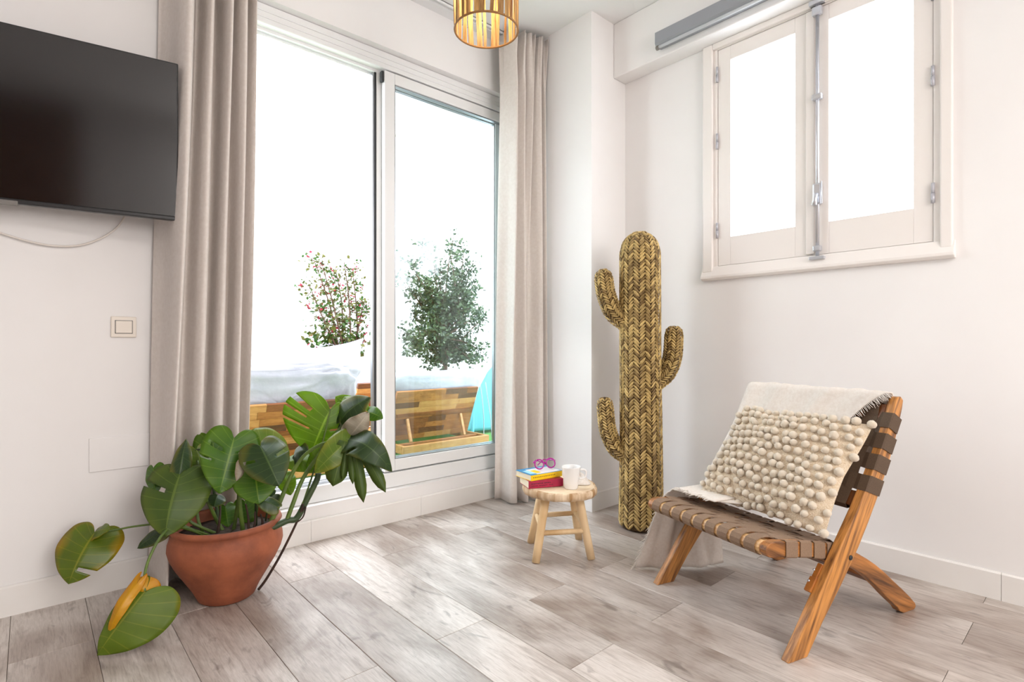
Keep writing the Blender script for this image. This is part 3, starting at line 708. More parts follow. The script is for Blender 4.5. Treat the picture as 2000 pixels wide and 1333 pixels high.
def stem(pts, r0, r1, mat='stem', n=8, name='stem'):
    p = cr([A(*q) for q in pts], 6*len(pts)); k = len(p)
    MB().tube(p, [r0 + (r1-r0)*i/(k-1) for i in range(k)], n).build(name, M[mat], mp)
PD = 2.17
stem([(460, 1045, 2.12), (520, 1035, 2.14), (560, 1018, 2.18), (580, 1012, 2.2), (600, 975, 2.22), (618, 940, 2.24), (622, 925, 2.24)], .013, .012, 'stemd')
stem([(528, 1022, 2.15), (545, 985, 2.17), (566, 935, 2.2), (590, 895, 2.22), (620, 872, 2.23), (650, 862, 2.24), (681, 859, 2.24)], .0105, .0045, 'stem')
stem([(560, 1018, 2.18), (572, 985, 2.2), (592, 935, 2.25), (628, 882, 2.32), (660, 843, 2.37), (692, 804, 2.42)], .0095, .008, 'stem')
stem([(590, 990, 2.2), (618, 905, 2.3), (634, 850, 2.37), (645, 800, 2.40)], .004, .004, 'stem')
stem([(455, 1045, 2.14), (462, 1000, 2.14), (466, 960, 2.13), (459, 900, 2.12), (457, 857, 2.11)], .008, .004, 'stem')
stem([(440, 1045, 2.14), (425, 1020, 2.13), (408, 985, 2.10), (395, 960, 2.1), (385, 900, 2.12)], .008, .004, 'stem')
stem([(430, 1040, 2.14), (418, 960, 2.2), (414, 930, 2.2), (405, 892, 2.18), (392, 879, 2.17), (382, 880, 2.16)], .006, .003, 'stemd')
stem([(500, 1040, 2.2), (500, 985, 2.15), (503, 920, 2.1), (508, 874, 2.06)], .006, .004, 'stemd')
stem([(515, 1040, 2.25), (530, 960, 2.26), (548, 905, 2.24), (552, 890, 2.24)], .004, .003, 'stemd')
stem([(475, 1042, 2.1), (470, 1000, 2.08), (468, 965, 2.07)], .009, .006, 'stem')
stem([(420, 1042, 2.1), (392, 1030, 2.06), (368, 1015, 2.04), (355, 975, 2.02), (351, 930, 2.02)], .006, .004, 'stem')
stem([(410, 1046, 2.08), (380, 1036, 2.04), (345, 1024, 2.0), (305, 1024, 2.0), (255, 1030, 2.0), (215, 1038, 2.0), (186, 1041, 2.02)], .0045, .0030, 'stem')
stem([(405, 1050, 2.08), (370, 1035, 2.02), (335, 1030, 1.95), (310, 1055, 1.88), (290, 1095, 1.84), (282, 1128, 1.82), (283, 1156, 1.80)], .0055, .0042, 'lfstem' if 'lfstem' in M else 'stem')
stem([(400, 1048, 2.1), (388, 1020, 2.08), (384, 990, 2.1)], .006, .005, 'stem')
for a_, b_ in (((486, 1042, 2.1), (480, 985, 2.08)), ((494, 1042, 2.1), (498, 1000, 2.1)), ((512, 1032, 2.14), (509, 1005, 2.14)), ((425, 1045, 2.1), (430, 975, 2.15))):
    stem([a_, ((a_[0]+b_[0])/2+2, (a_[1]+b_[1])/2, a_[2]), b_], .006, .003, 'root', 6, 'dry_sheath')
stem([(592, 985, 2.2), (584, 1010, 2.2), (568, 1045, 2.2), (545, 1090, 2.2), (520, 1132, 2.2), (505, 1152, 2.2)], .0045, .0055, 'root', 8, 'aerial_root')
stem([(590, 1000, 2.2), (597, 990, 2.2), (592, 1010, 2.2), (580, 1020, 2.2), (572, 1016, 2.2)], .003, .003, 'root', 6, 'aerial_root')

# ------------------------------------------------------------------ straw cactus
def frames(path):
    m = len(path); t0 = (path[1]-path[0]).normalized(); a = t0.cross(V((0, 1, 0.01))).normalized(); fr = []
    for i in range(m):
        t = (path[min(i+1, m-1)]-path[max(i-1, 0)]).normalized(); a = (a - t*a.dot(t)).normalized(); fr.append((path[i], a, t.cross(a), t))
    return fr
def weave(ctrl, rad, ns, pitch, wstraw, parent, nm):
    """braided straw round a bent tube: chevrons of flat spindles over a dark core"""
    path = cr(ctrl, 80); fr = frames(path)
    cum = [0]
    for i in range(1, 80): cum.append(cum[-1] + (path[i]-path[i-1]).length)
    tot = cum[-1]
    def at(s):
        s = max(0, min(tot*0.9999, s)); i = 0
        while cum[i+1] < s: i += 1
        u = (s-cum[i])/(cum[i+1]-cum[i]); f, g = fr[i], fr[i+1]
        return f[0].lerp(g[0], u), f[1].lerp(g[1], u), f[2].lerp(g[2], u), f[3]
    def surf(a, s, off=0):
        p, e1, e2, t = at(s); r = interp(rad, s/tot)
        rib = 1 + 0.025*math.cos(ns*a)
        d = e1*math.cos(a) + e2*math.sin(a)
        return p + d*(r*rib + off), d
    core = MB().tube([q for q in path], [max(0.002, interp(rad, cum[i]/tot)-0.004) for i in range(80)], 20)
    co = core.build(nm, M['strawd'], parent)
    mb = MB(); rows = int(tot/pitch); rn = random.Random(11)
    for c in range(ns):
        for sd in (-1, 1):
            for k in range(rows+1):
                s0 = k*pitch + rn.uniform(-.1, .1)*pitch; rr = interp(rad, min(1, s0/tot))
                half = PI/ns; a0 = 2*PI*c/ns
                dh = 1.55*half*rr*0.9 if rr > 0.02 else pitch
                if s0 - dh*0.3 < 0.004: s0 = dh*0.3+0.004
                pts = []
                for q in (0, .3, .7, 1):
                    p, d = surf(a0 + sd*half*(q*1.16-0.08), s0 - dh*0.3 + dh*q, 0.001 + 0.0075*q + 0.003*math.sin(PI*q))
                    pts.append((p, d))
                w = wstraw*rn.uniform(.8, 1.15)
                ax = (pts[3][0]-pts[0][0])
                if ax.length < 1e-4: continue
                vs = [pts[0][0]]
                for p, d in (pts[1], pts[2]):
                    l = ax.cross(d).normalized()*w/2
                    vs += [p+l, p+d*0.0045, p-l, p-d*0.003]
                vs.append(pts[3][0])
                fs = [(0, 1, 2), (0, 2, 3), (0, 3, 4), (0, 4, 1)] + [(1+i, 5+i, 5+(i+1) % 4, 1+(i+1) % 4) for i in range(4)] + [(9, 6, 5), (9, 7, 6), (9, 8, 7), (9, 5, 8)]
                mb.add(vs, fs, False)
    o = mb.build('straw_braid', M['straw'], co); o['kind'] = 'stuff'
    return co
KC = V((2.50, 1.737, 0)); U = 0.002807
cac = thing('straw_cactus', KC, 'tall woven straw cactus with three arms standing in the corner', 'decoration')
weave([KC+V((0, 0, 0.006)), KC+V((.0, 0, 0.5)), KC+V((-.003, 0.003, 1.0)), KC+V((-.004, .004, 1.617))], [(0, .104), (.02, .110), (.1, .108), (.3, .104), (.5, .101), (.8, .101), (.93, .100), (.965, .086), (.985, .062), (1, .02)], 11, 0.0180, 0.0125, cac, 'trunk')
def arm(pts, r, nm='arm'):
    c = [KC + RT*((x-1252)*U) + V((0, 0, CAMZ + (CY-y)*U)) for x, y in pts]
    weave(c, [(0, r*1.15), (.12, r*1.05), (.85, r), (.95, r*.8), (1, r*.25)], 6, 0.0155, 0.0105, cac, nm)
arm([(1228, 632), (1200, 612), (1185, 578), (1180, 550), (1178, 527)], .041)
arm([(1228, 890), (1204, 876), (1188, 842), (1183, 805), (1181, 776)], .036)
arm([(1276, 748), (1300, 730), (1313, 700), (1316, 665), (1317, 637)], .040)

# ------------------------------------------------------------------ little stool
SCN = V((1.925, 1.800, 0)); SR = 0.176; SZ = 0.323
st = thing('stool', SCN, 'small round pale wooden stool with four splayed legs between curtain and cactus', 'stool')
def rim(a): return SR*(1 + 0.018*math.sin(3*a+.6) + 0.012*math.sin(5*a+2) + 0.006*math.sin(11*a))
m_ = MB(); n = 64; prof = [(0.0, -0.0385), (.90, -.0385), (.97, -.034), (1.0, -.020), (.995, -.006), (.96, -.001), (.8, -.002), (0.4, -.004), (0.0, -.005)]
vs = []
for r, z in prof:
    for k in range(n): a = 2*PI*k/n; vs.append(SCN + V((rim(a)*r*math.cos(a), rim(a)*r*math.sin(a), SZ+z)))
fs = [(i*n+k, i*n+(k+1) % n, (i+1)*n+(k+1) % n, (i+1)*n+k) for i in range(len(prof)-1) for k in range(n)]
m_.add(vs, fs, True); m_.build('seat', M['teaktop'], st)
eb = MB(); pe = [(.935, -.0392), (.985, -.037), (1.012, -.022), (1.008, -.007), (.975, .0002), (.94, -.0005)]; vs = []
for r, z in pe:
    for k in range(n): a = 2*PI*k/n; q = rim(a)*(1+.010*math.sin(17*a)+.006*math.sin(29*a+1)); vs.append(SCN + V((q*r*math.cos(a), q*r*math.sin(a), SZ+z)))
eb.add(vs, [(i*n+k, i*n+(k+1) % n, (i+1)*n+(k+1) % n, (i+1)*n+k) for i in range(len(pe)-1) for k in range(n)], True); eb.build('bark_edge', M['teakedge'], st)
feet = [V((1.733, 1.775, 0)), V((1.955, 1.632, 0)), V((1.893, 1.975, 0)), V((2.112, 1.845, 0))]
cen = sum(feet, V((0, 0, 0)))/4
tops = [cen + (f-cen)*0.60 + V((0.003, 0, SZ-0.036)) for f in feet]
for f, t in zip(feet, tops):
    MB().tube([f+V((0, 0, .001)), f.lerp(t, .3), f.lerp(t, .7), t], [.0185, .0195, .0195, .021], 14).build('leg', M['teak'], st)
for i, j, u in ((0, 1, .44), (2, 3, .50), (0, 2, .52), (1, 3, .52)):
    a, b = feet[i].lerp(tops[i], u), feet[j].lerp(tops[j], u)
    MB().tube([a, a.lerp(b, .5), b], [.0115, .0125, .0115], 10).build('stretcher', M['teak'], st)

# books, glasses, mug, cloth on the stool
def book(name, c0, ux, w, d, z0, h, cover, label, group, spine):
    """c0 near-left corner, ux along the spine (towards the right), uy away"""
    ux = V(ux).normalized(); uy = V((-ux.y, ux.x, 0)); c0 = V(c0)
    e = thing(name, c0 + ux*(w/2)+uy*(d/2)+V((0, 0, z0)), label, 'book', group)
    def bb(u0, u1, v0, v1, a, b): return MB().obox(c0+ux*((u0+u1)/2)+uy*((v0+v1)/2)+V((0, 0, z0+(a+b)/2)), (ux, uy, (0, 0, 1)), ((u1-u0)/2, (v1-v0)/2, (b-a)/2))
    bb(0, w, 0, d, 0, .0015).build('back_cover', M[cover], e)
    bb(0, w, 0, d, h-.0015, h).build('front_cover', M[spine[1]], e)
    bb(0, w, 0, .0018, .0015, h-.0015).build('spine', M[cover], e)
    bb(.002, w-.002, .0019, d-.003, .0016, h-.0016).build('pages', M['paper'], e)
    return bb, e
g_ = 'paperbacks stacked on the stool'
bb, e1 = book('paperback_book', (1.752, 1.842, 0), (.171, -.071, 0), .178, .125, SZ-.001, .036, 'book_red', 'crimson paperback with dark spine lettering, lower book of the pair on the stool', g_, (0, 'book_red'))
for k, (a, b, z0, z1) in enumerate(((.014, .075, .020, .024), (.08, .118, .020, .024), (.015, .05, .010, .013), (.055, .10, .010, .013), (.105, .125, .010, .013))):
    x = a
    while x < b-.004:
        wl = 0.004 + 0.003*((int(x*1000)*7) % 3)/2
        bb(x, x+wl, -.0006, .0004, z0, z1).build('spine_lettering', M['ink'], e1); x += wl+.0025
bb, e2 = book('paperback_book', (1.758, 1.832, 0), (.19, -.028, 0), .186, .130, SZ+.036, .028, 'book_yel', 'yellow paperback with blue and white cover, under the magenta glasses', g_, (0, 'book_blue'))
bb(.040, .180, .004, .105, .0276, .0286).build('cover_print', M['white'], e2)
bb(.012, .040, .02, .09, .0276, .0285).build('cover_print', pmat('pale_blue_print', S(150, 205, 225), rough=.4), e2)
bb(.045, .075, .02, .075, .0284, .0290).build('cover_print', M['book_yel'], e2)
x = .012
for k in range(13):
    wl = (.006, .008, .005)[k % 3]; bb(x, x+wl, -.0006, .0003, .012, .0165).build('spine_lettering', pmat('olive_ink', S(150, 110, 0), rough=.6) if k == 0 else bpy.data.materials['olive_ink'], e2); x += wl+.004
# glasses
gz = SZ+.036+.028
g0 = atZ(1066, 917, gz+.001)
gl = thing('eyeglasses', g0, 'round magenta framed eyeglasses resting on the yellow paperback', 'glasses')
gx = V((.97, -.25, 0)).normalized(); gy = V((-gx.y, gx.x, 0)); gu = (V((0, 0, 1))*.96 + gy*.28).normalized()
for sx in (-1, 1):
    c = g0 + gx*(sx*.0325) + gu*.027
    MB().tube([c + gx*(.0245*math.cos(a)) + gu*(.0225*math.sin(a)) for a in [k*2*PI/32 for k in range(33)]], .0034, 8, cap=False).build('rim', M['magenta'], gl)
    vs = [c] + [c + gx*(.0225*math.cos(k*2*PI/24)) + gu*(.0205*math.sin(k*2*PI/24)) for k in range(24)]
    MB().add(vs, [(0, 1+k, 1+(k+1) % 24) for k in range(24)]).build('lens', M['wglass'], gl)
    h = c + gx*(sx*.026) + gu*.010
    MB().tube([h, h+gy*.008, h + gy*.05 - gx*(sx*.035), h + gy*.028 - gx*(sx*.085) - gu*.020], [.0034, .0032, .0026, .003], 8).build('temple', M['magenta'], gl)
MB().tube(cr([g0 - gx*.009+gu*.030, g0+gu*.034, g0 + gx*.009+gu*.030], 8), .003, 8).build('bridge', M['magenta'], gl)
# mug
mc = V((1.9, 1.712, SZ-.004)); mc = V((1.915, 1.722, SZ-.003))
mg = thing('mug', mc, 'plain white mug standing beside the books on the stool', 'mug')
MB().lathe([(0, 0), (.029, 0), (.031, .004), (.0345, .03), (.040, .07), (.0445, .1), (.0455, .104), (.0440, .1045), (.0425, .1), (.038, .07), (.0325, .03), (.029, .008), (0, .007)], mc, 36).build('body', M['white'], mg)
hd = V((.80, -.60, 0)).normalized()
MB().tube(cr([mc+hd*.043+V((0, 0, .088)), mc+hd*.062+V((0, 0, .088)), mc+hd*.072+V((0, 0, .078)), mc+hd*.068+V((0, 0, .055)), mc+hd*.055+V((0, 0, .046)), mc+hd*.037+V((0, 0, .047))], 24), .0048, 10).build('handle', M['white'], mg)
# crumpled cloth
cc = atZ(1142, 948, SZ); cc = V((2.018, 1.765, SZ-.003)); m_ = MB()
def clf(u, v):
    a = u*2*PI; r = v
    x = .062*r*math.cos(a)*(1+.12*math.sin(3*a)); y = .058*r*math.sin(a)*(1+.15*math.cos(4*a))
    z = .042*(1-r**1.8)*(1+.25*math.sin(5*a+r*6)) + .003
    return cc + V((x, y, max(.002, z)))
m_.grid(clf, 40, 12); tag(m_.build('cloth_napkin', M['throw'], solid=.002), 'crumpled white cloth behind the mug on the stool edge', 'cloth')

# ------------------------------------------------------------------ folding lounge chair
CO = V((1.782, 0.681, 0)); UW = V((.284, .959, 0)).normalized(); UB = V((UW.y, -UW.x, 0))
def ch(s, w, z): return CO + UB*s + UW*w + V((0, 0, z))
chair = thing('lounge_chair', ch(.33, .31, 0), 'low folding wooden lounge chair with brown woven webbing by the right wall', 'chair')
front = [(-.010, 0), (.045, .07), (.094, .134), (.170, .232), (.252, .338), (.333, .44), (.400, .535), (.445, .605), (.492, .680), (.532, .755), (.552, .798)]
back = [(.594, .800), (.588, .772), (.549, .668), (.507, .580), (.450, .478), (.392, .388), (.339, .312), (.250, .203), (.154, .097), (.078, 0)]
sf = lambda z: interp([(b, a) for a, b in front], z)
sb = lambda z: interp(sorted((b, a) for a, b in back), z)
postpoly = front + [(.562, .812), (.580, .814)] + back
legpoly = [(-.066, .352), (-.060, .364), (-.045, .372), (-.020, .373), (.011, .368), (.075, .358), (.139, .346), (.220, .331), (.299, .312), (.350, .290), (.396, .266), (.450, .237), (.498, .208), (.555, .168), (.604, .130), (.655, .092), (.702, .055), (.738, .022), (.742, .008), (.730, 0), (.664, 0), (.640, .012), (.625, .030), (.588, .058), (.55, .088), (.505, .127), (.459, .163), (.410, .196), (.365, .222), (.281, .260), (.21, .282), (.139, .298), (.011, .318), (-.03, .322), (-.052, .328), (-.064, .340)]
fnp = lambda q, h: ch(q[0], h, q[1])
for w0 in (0.0, .612): MB().prism(postpoly, fnp, w0, w0+.030).build('post', M['acacia'], chair, bevel=0.003)
for w0 in (.037, .577): MB().prism(legpoly, fnp, w0, w0+.028).build('leg', M['acacialeg'], chair, bevel=0.003)
MB().prism([(-.064, .340), (-.066, .352), (-.058, .366), (-.04, .370), (-.005, .364), (-.005, .324), (-.05, .326)], fnp, .065, .577).build('front_rail', M['acaciarail'], chair, bevel=.003)
MB().prism([(.285, .312), (.325, .298), (.310, .262), (.272, .276)], fnp, .065, .577).build('seat_rail', M['acaciad'], chair, bevel=.003)
MB().prism([(.348, .445), (.380, .49), (.405, .478), (.372, .43)], fnp, .030, .612).build('lower_back_rail', M['acaciad'], chair, bevel=.003)
MB().prism([(.524, .735), (.548, .785), (.572, .775), (.548, .725)], fnp, .030, .612).build('top_rail', M['acaciad'], chair, bevel=.003)
MB().prism([(.60, .105), (.63, .08), (.645, .095), (.615, .12)], fnp, .065, .577).build('rear_stretcher', M['acaciad'], chair, bevel=.003)
for w0, d in ((-.002, 1), (.644, 1)):
    MB().tube([ch(.293, w0-.001, .283), ch(.293, w0+.002, .283)], .0085, 12).build('bolt', M['gasket'], chair)
NF = 9; wpos = [.072+.0567*(i+.5) for i in range(NF)]
spos = [.050, .118, .186, .252]
ztop = lambda s: interp([(-.06, .366), (-.02, .373), (.011, .368), (.139, .346), (.299, .312)], s)
zbot = lambda s: interp([(-.03, .322), (.011, .318), (.139, .298), (.281, .260)], s)
for i, w in enumerate(wpos):
    path = [(.0, .3205), (-.045, .3215), (-.063, .331), (-.0695, .343), (-.069, .356), (-.059, .3695), (-.040, .3745), (-.015, .374)]
    for k in range(13):
        s = 0.0+.285*k/12; sg = .014*math.sin(PI*(s+.02)/.31)*(1-abs(w-.311)/.5)
        wv = 0.0028*sum(math.exp(-((s-sp_)/.02)**2)*(1 if (i+j) % 2 else -1) for j, sp_ in enumerate(spos))
        path.append((s, ztop(s)+.0035 - sg + wv))
    path += [(.303, .316), (.328, .300), (.318, .268)]
    MB().ribbon([ch(s, w, z) for s, z in path], UW, .0415, .0024).build('seat_strap', M['strap'], chair)
for j, s in enumerate(spos):
    tdir = (UB*1.0 + V((0, 0, (ztop(s+.02)-ztop(s-.02))/.04))).normalized()
    path = [(.062, zbot(s)-.002), (.038, zbot(s)-.002), (.0345, zbot(s)+.002), (.0345, ztop(s)), (.040, ztop(s)+.004)]
    for k in range(28):
        w = .06+.517*k/27; sg = .014*math.sin(PI*(s+.02)/.31)*(1-abs(w-.311)/.5)
        wv = 0.0028*sum(math.exp(-((w-wp)/.018)**2)*(-1 if (i+j) % 2 else 1) for i, wp in enumerate(wpos))
        path.append((w, ztop(s)+.0035-sg+wv))
    path += [(.602, ztop(s)+.004), (.6075, ztop(s)), (.6075, zbot(s)+.002), (.604, zbot(s)-.002), (.580, zbot(s)-.002)]
    MB().ribbon([ch(s, w, z) for w, z in path], tdir, .056, .0024).build('side_strap', M['strap'], chair)
pd = (UB*.50 + V((0, 0, .866))).normalized()
zb_ = [.522, .592, .662, .732]; wb_ = [.075+.0815*i for i in range(7)]
for j, z in enumerate(zb_):
    f_ = sf(z)-.0025; bq = sb(z-.026)+.003; zq = z-.026
    path = [(.055, bq, zq), (.0, bq, zq), (-.0025, bq-.003, zq), (-.0025, f_+.003, z), (.0, f_, z), (.03, f_, z)]
    for k in range(21):
        w = .045+.552*k/20
        wv = .003*sum(math.exp(-((w-wp)/.022)**2)*(1 if (i+j) % 2 else -1) for i, wp in enumerate(wb_))
        path.append((w, f_+.004+wv+.010*math.sin(PI*(w/.62)), z))
    path += [(.612, f_, z), (.642, f_, z), (.6445, f_+.003, z), (.6445, bq-.003, zq), (.642, bq, zq), (.587, bq, zq)]
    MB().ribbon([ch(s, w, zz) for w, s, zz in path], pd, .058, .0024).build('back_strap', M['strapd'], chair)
for i, w in enumerate(wb_):
    path = [(.388, .430), (.352, .430), (.342, .446)]
    for k in range(17):
        z = .47+.27*k/16
        wv = .003*sum(math.exp(-((z-zz)/.02)**2)*(-1 if (i+j) % 2 else 1) for j, zz in enumerate(zb_))
        path.append((sf(z)+.0015+wv+.010*math.sin(PI*(w/.62)), z))
    path += [(.535, .776), (.552, .789), (.575, .778)]
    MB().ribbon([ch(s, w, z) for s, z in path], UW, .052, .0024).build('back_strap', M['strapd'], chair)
MB().obox(ch(.172, .036, .240), (UB*.64+V((0, 0, .77)), UW, UB*.77-V((0, 0, .64))), (.034, .0085, .0035)).build('leather_tab', M['leather'], chair, bevel=.002)
MB().obox(ch(.143, .036, .207), (UB*.64+V((0, 0, .77)), UW, UB*.77-V((0, 0, .64))), (.026, .012, .0055)).build('leather_tab', M['leather'], chair, bevel=.003)
for s, z in ((.140, .217), (.166, .248)):
    MB().lathe([(0, 0), (.004, 0), (.0035, .003), (0, .0038)], ch(s-.0065, .036, z+.004), 10, ax=(UW, UB*.64+V((0, 0, .77)), (-(UB*.77)+V((0, 0, .64))).normalized())).build('snap_button', M['chrome'], chair)

# ------------------------------------------------------------------ throw blanket
th = thing('throw_blanket', ch(.35, .62, 0), 'white fringed throw draped over the lounge chair and hanging to the floor', 'blanket')
prof = cr([(.612, .56), (.606, .66), (.604, .74), (.596, .800), (.575, .822), (.553, .812), (.530, .768), (.485, .690), (.435, .605), (.385, .525), (.335, .455), (.295, .405), (.26, .378), (.21, .377), (.16, .380), (.115, .384)], 61)
m_ = MB()
def tf(u, v):
    k = v*60; i = min(int(k), 59); p = prof[i].lerp(prof[i+1], k-i)
    wmin = interp([(0, .05), (.28, .02), (.36, .06), (.45, .13), (.6, .20), (.75, .30), (1, .42)], v)
    wmax = interp([(0, .60), (.3, .625), (.5, .632), (.8, .635), (1, .62)], v)
    w = wmin + (wmax-wmin)*u
    wav = .006*math.sin(u*19+v*4) + .005*math.sin(u*31-v*6) + .006*math.sin(v*22)*u
    if wmin < w: pass
    return ch(p.x - .012 - wav*.8, w, p.y + .004 + abs(wav)*.5)
m_.grid(tf, 46, 60)
def tg(a, t):
    path = [(.40, .392), (.50, .390), (.595, .386), (.636, .384), (.656, .365), (.662, .32), (.664, .24), (.666, .16), (.668, .08), (.670, .012)]
    k = t*9; i = min(int(k), 8); w = path[i][0]+(path[i+1][0]-path[i][0])*(k-i); z = path[i][1]+(path[i+1][1]-path[i][1])*(k-i)
    hang = max(0, (t-.42)/.58)
    s = (.09+.27*a)*(1-hang) + (.0+.40*a)*hang
    w += hang*(.100 - .165*a*hang) + hang*(.016*math.sin(a*17) + .008*math.sin(a*31+2))
    return ch(s, max(w, .650 if hang > .1 else 0), z)
m_.grid(tg, 50, 36)
m_.build('cloth', M['throw'], th, solid=.005)
fr_ = MB(); rn = random.Random(5)
for i in range(46):                       # fringe down the hanging front edge
    t = .46+.54*i/45; p = tg(0, t)
    d = (-UB*rn.uniform(.6, 1) + V((0, 0, -rn.uniform(.3, .8))) + UW*rn.uniform(-.2, .3)).normalized()*rn.uniform(.018, .034)
    q = p + d; q.z = max(q.z, .004)
    fr_.tube([p, p.lerp(q, .5)+V((0, 0, .002)), q], [.0016, .0013, .0008], 4)
for i in range(36):                       # fringe of the seat edge
    u = i/35; p = tf(u, 1.0); q = p + (-UB*rn.uniform(.6, 1)+UW*rn.uniform(-.4, .4)).normalized()*rn.uniform(.02, .04)
    fr_.tube([p, p.lerp(q, .5)+V((0, 0, .003)), q], [.0016, .0013, .0008], 4)
for i in range(44):                       # fringe of the top right edge
    v = .30+.17*i/43; p = tf(0, v); q = p + (-UW*rn.uniform(.5, 1) + V((0, 0, -rn.uniform(.3, 1.0))) - UB*.25).normalized()*rn.uniform(.018, .032)
    fr_.tube([p, p.lerp(q, .5), q], [.0016, .0013, .0008], 4)
o = fr_.build('fringe', M['throw'], th); o['kind'] = 'stuff'

# ------------------------------------------------------------------ pompom cushion
dv = (UB*.591 + V((0, 0, .806))).normalized(); dn = (-UB*.806 + V((0, 0, .591))).normalized()
pc0 = ch(.30, .305, .40) + dn*.062 + dv*.128
HW, HV = .278, .222
pil = thing('pompom_cushion', pc0 - dv*HV, 'cream cushion covered with rows of wool pompoms, leaning on the chair back', 'cushion')
def pth(a, b): return .058*max(0, (1-abs(a)**2.6))**.6*max(0, (1-abs(b)**2.6))**.6
def pp(a, b, side):
    cx = 1-.05*(1-b*b) if True else 1; cb = 1-.05*(1-a*a)
    A_ = a*HW*(1-.045*(1-abs(b))); B_ = b*HV*(1-.05*(1-abs(a)))
    return pc0 + UW*A_ + dv*B_ + dn*(pth(a, b)*side + .008*math.sin(a*4+b*3))
m_ = MB(); NG = 24
for sd in (1, -1):
    m_.grid(lambda u, v: pp(2*u-1, 2*v-1, sd), NG, NG)
m_.build('cover', M['pillow'], pil)
pv = []
for k in range(4):
    bm2 = bmesh.new(); bmesh.ops.create_icosphere(bm2, subdivisions=3, radius=1.0)
    for v_ in bm2.verts:
        nn = mnoise.noise(v_.co*2.2 + V((k*7, 0, 0)))*.12 + mnoise.noise(v_.co*6 + V((k*7, 3, 0)))*.05; v_.co *= 1+nn
    for f_ in bm2.faces: f_.smooth = True
    me = bpy.data.meshes.new('pompom'); bm2.to_mesh(me); bm2.free(); me.materials.append(M['wool']); pv.append(me)
rn = random.Random(21); npom = 0
R_, C_ = 13, 15
for r_ in range(R_):
    for c_ in range(C_):
        a = -0.97+1.94*(c_+(.5 if r_ % 2 else 0))/(C_-.5) + rn.uniform(-.03, .03); b = -.96+1.92*r_/(R_-1) + rn.uniform(-.03, .03)
        if abs(a) > 1: continue
        p = pp(a, b, 1); nn = (dn + UW*(a**3)*.6 + dv*(b**3)*.6).normalized()
        o = bpy.data.objects.new('pompom', pv[npom % 4]); C.objects.link(o); o.parent = pil
        rr = rn.uniform(.0125, .0160)
        o.location = p + nn*rr*.55 - ORI[pil.name]; o.rotation_euler = (rn.uniform(0, 6), rn.uniform(0, 6), rn.uniform(0, 6)); o.scale = (rr, rr, rr*rn.uniform(.85, 1.1)); npom += 1

# ================================================================== TERRACE
TZ = 0.10
struct(bx(-3.0, 8.0, YO, 11.0, TZ-.12, TZ).build('terrace_floor', M['outwall']))
tf_ = bx(-1.5, 4.6, 3.02, 5.0, TZ, TZ+.018).build('turf_mat', M['turf']); tag(tf_, 'green artificial turf laid over the terrace floor under the daybeds', 'turf')
struct(bx(-3.0, 4.6, 5.9, 6.05, TZ, 3.2).build('wall_terrace', M['outwall']))
# neighbouring house with a tiled eave
nb = thing('neighbour_house', (5.2, 7.6, TZ), 'white neighbouring house with pale roof tiles beyond the terrace wall', 'house')
bx(4.15, 6.5, 6.06, 9.5, TZ, 4.15).build('wall', M['outwall'], nb)
tm_ = MB()
pth_ = [(.06*math.cos(a), .06*math.sin(a)) for a in [PI*k/8 for k in range(9)]] + [(.05*math.cos(a), .05*math.sin(a)) for a in [PI-PI*k/8 for k in range(9)]]
for k in range(26):
    y = 6.12 + k*.13
    MB().prism(pth_, lambda q, h: V((h, y+q[0], 4.17+q[1]+(h-4.0)*.3)), 3.96, 4.75).build('roof_tile', M['tile'], nb)

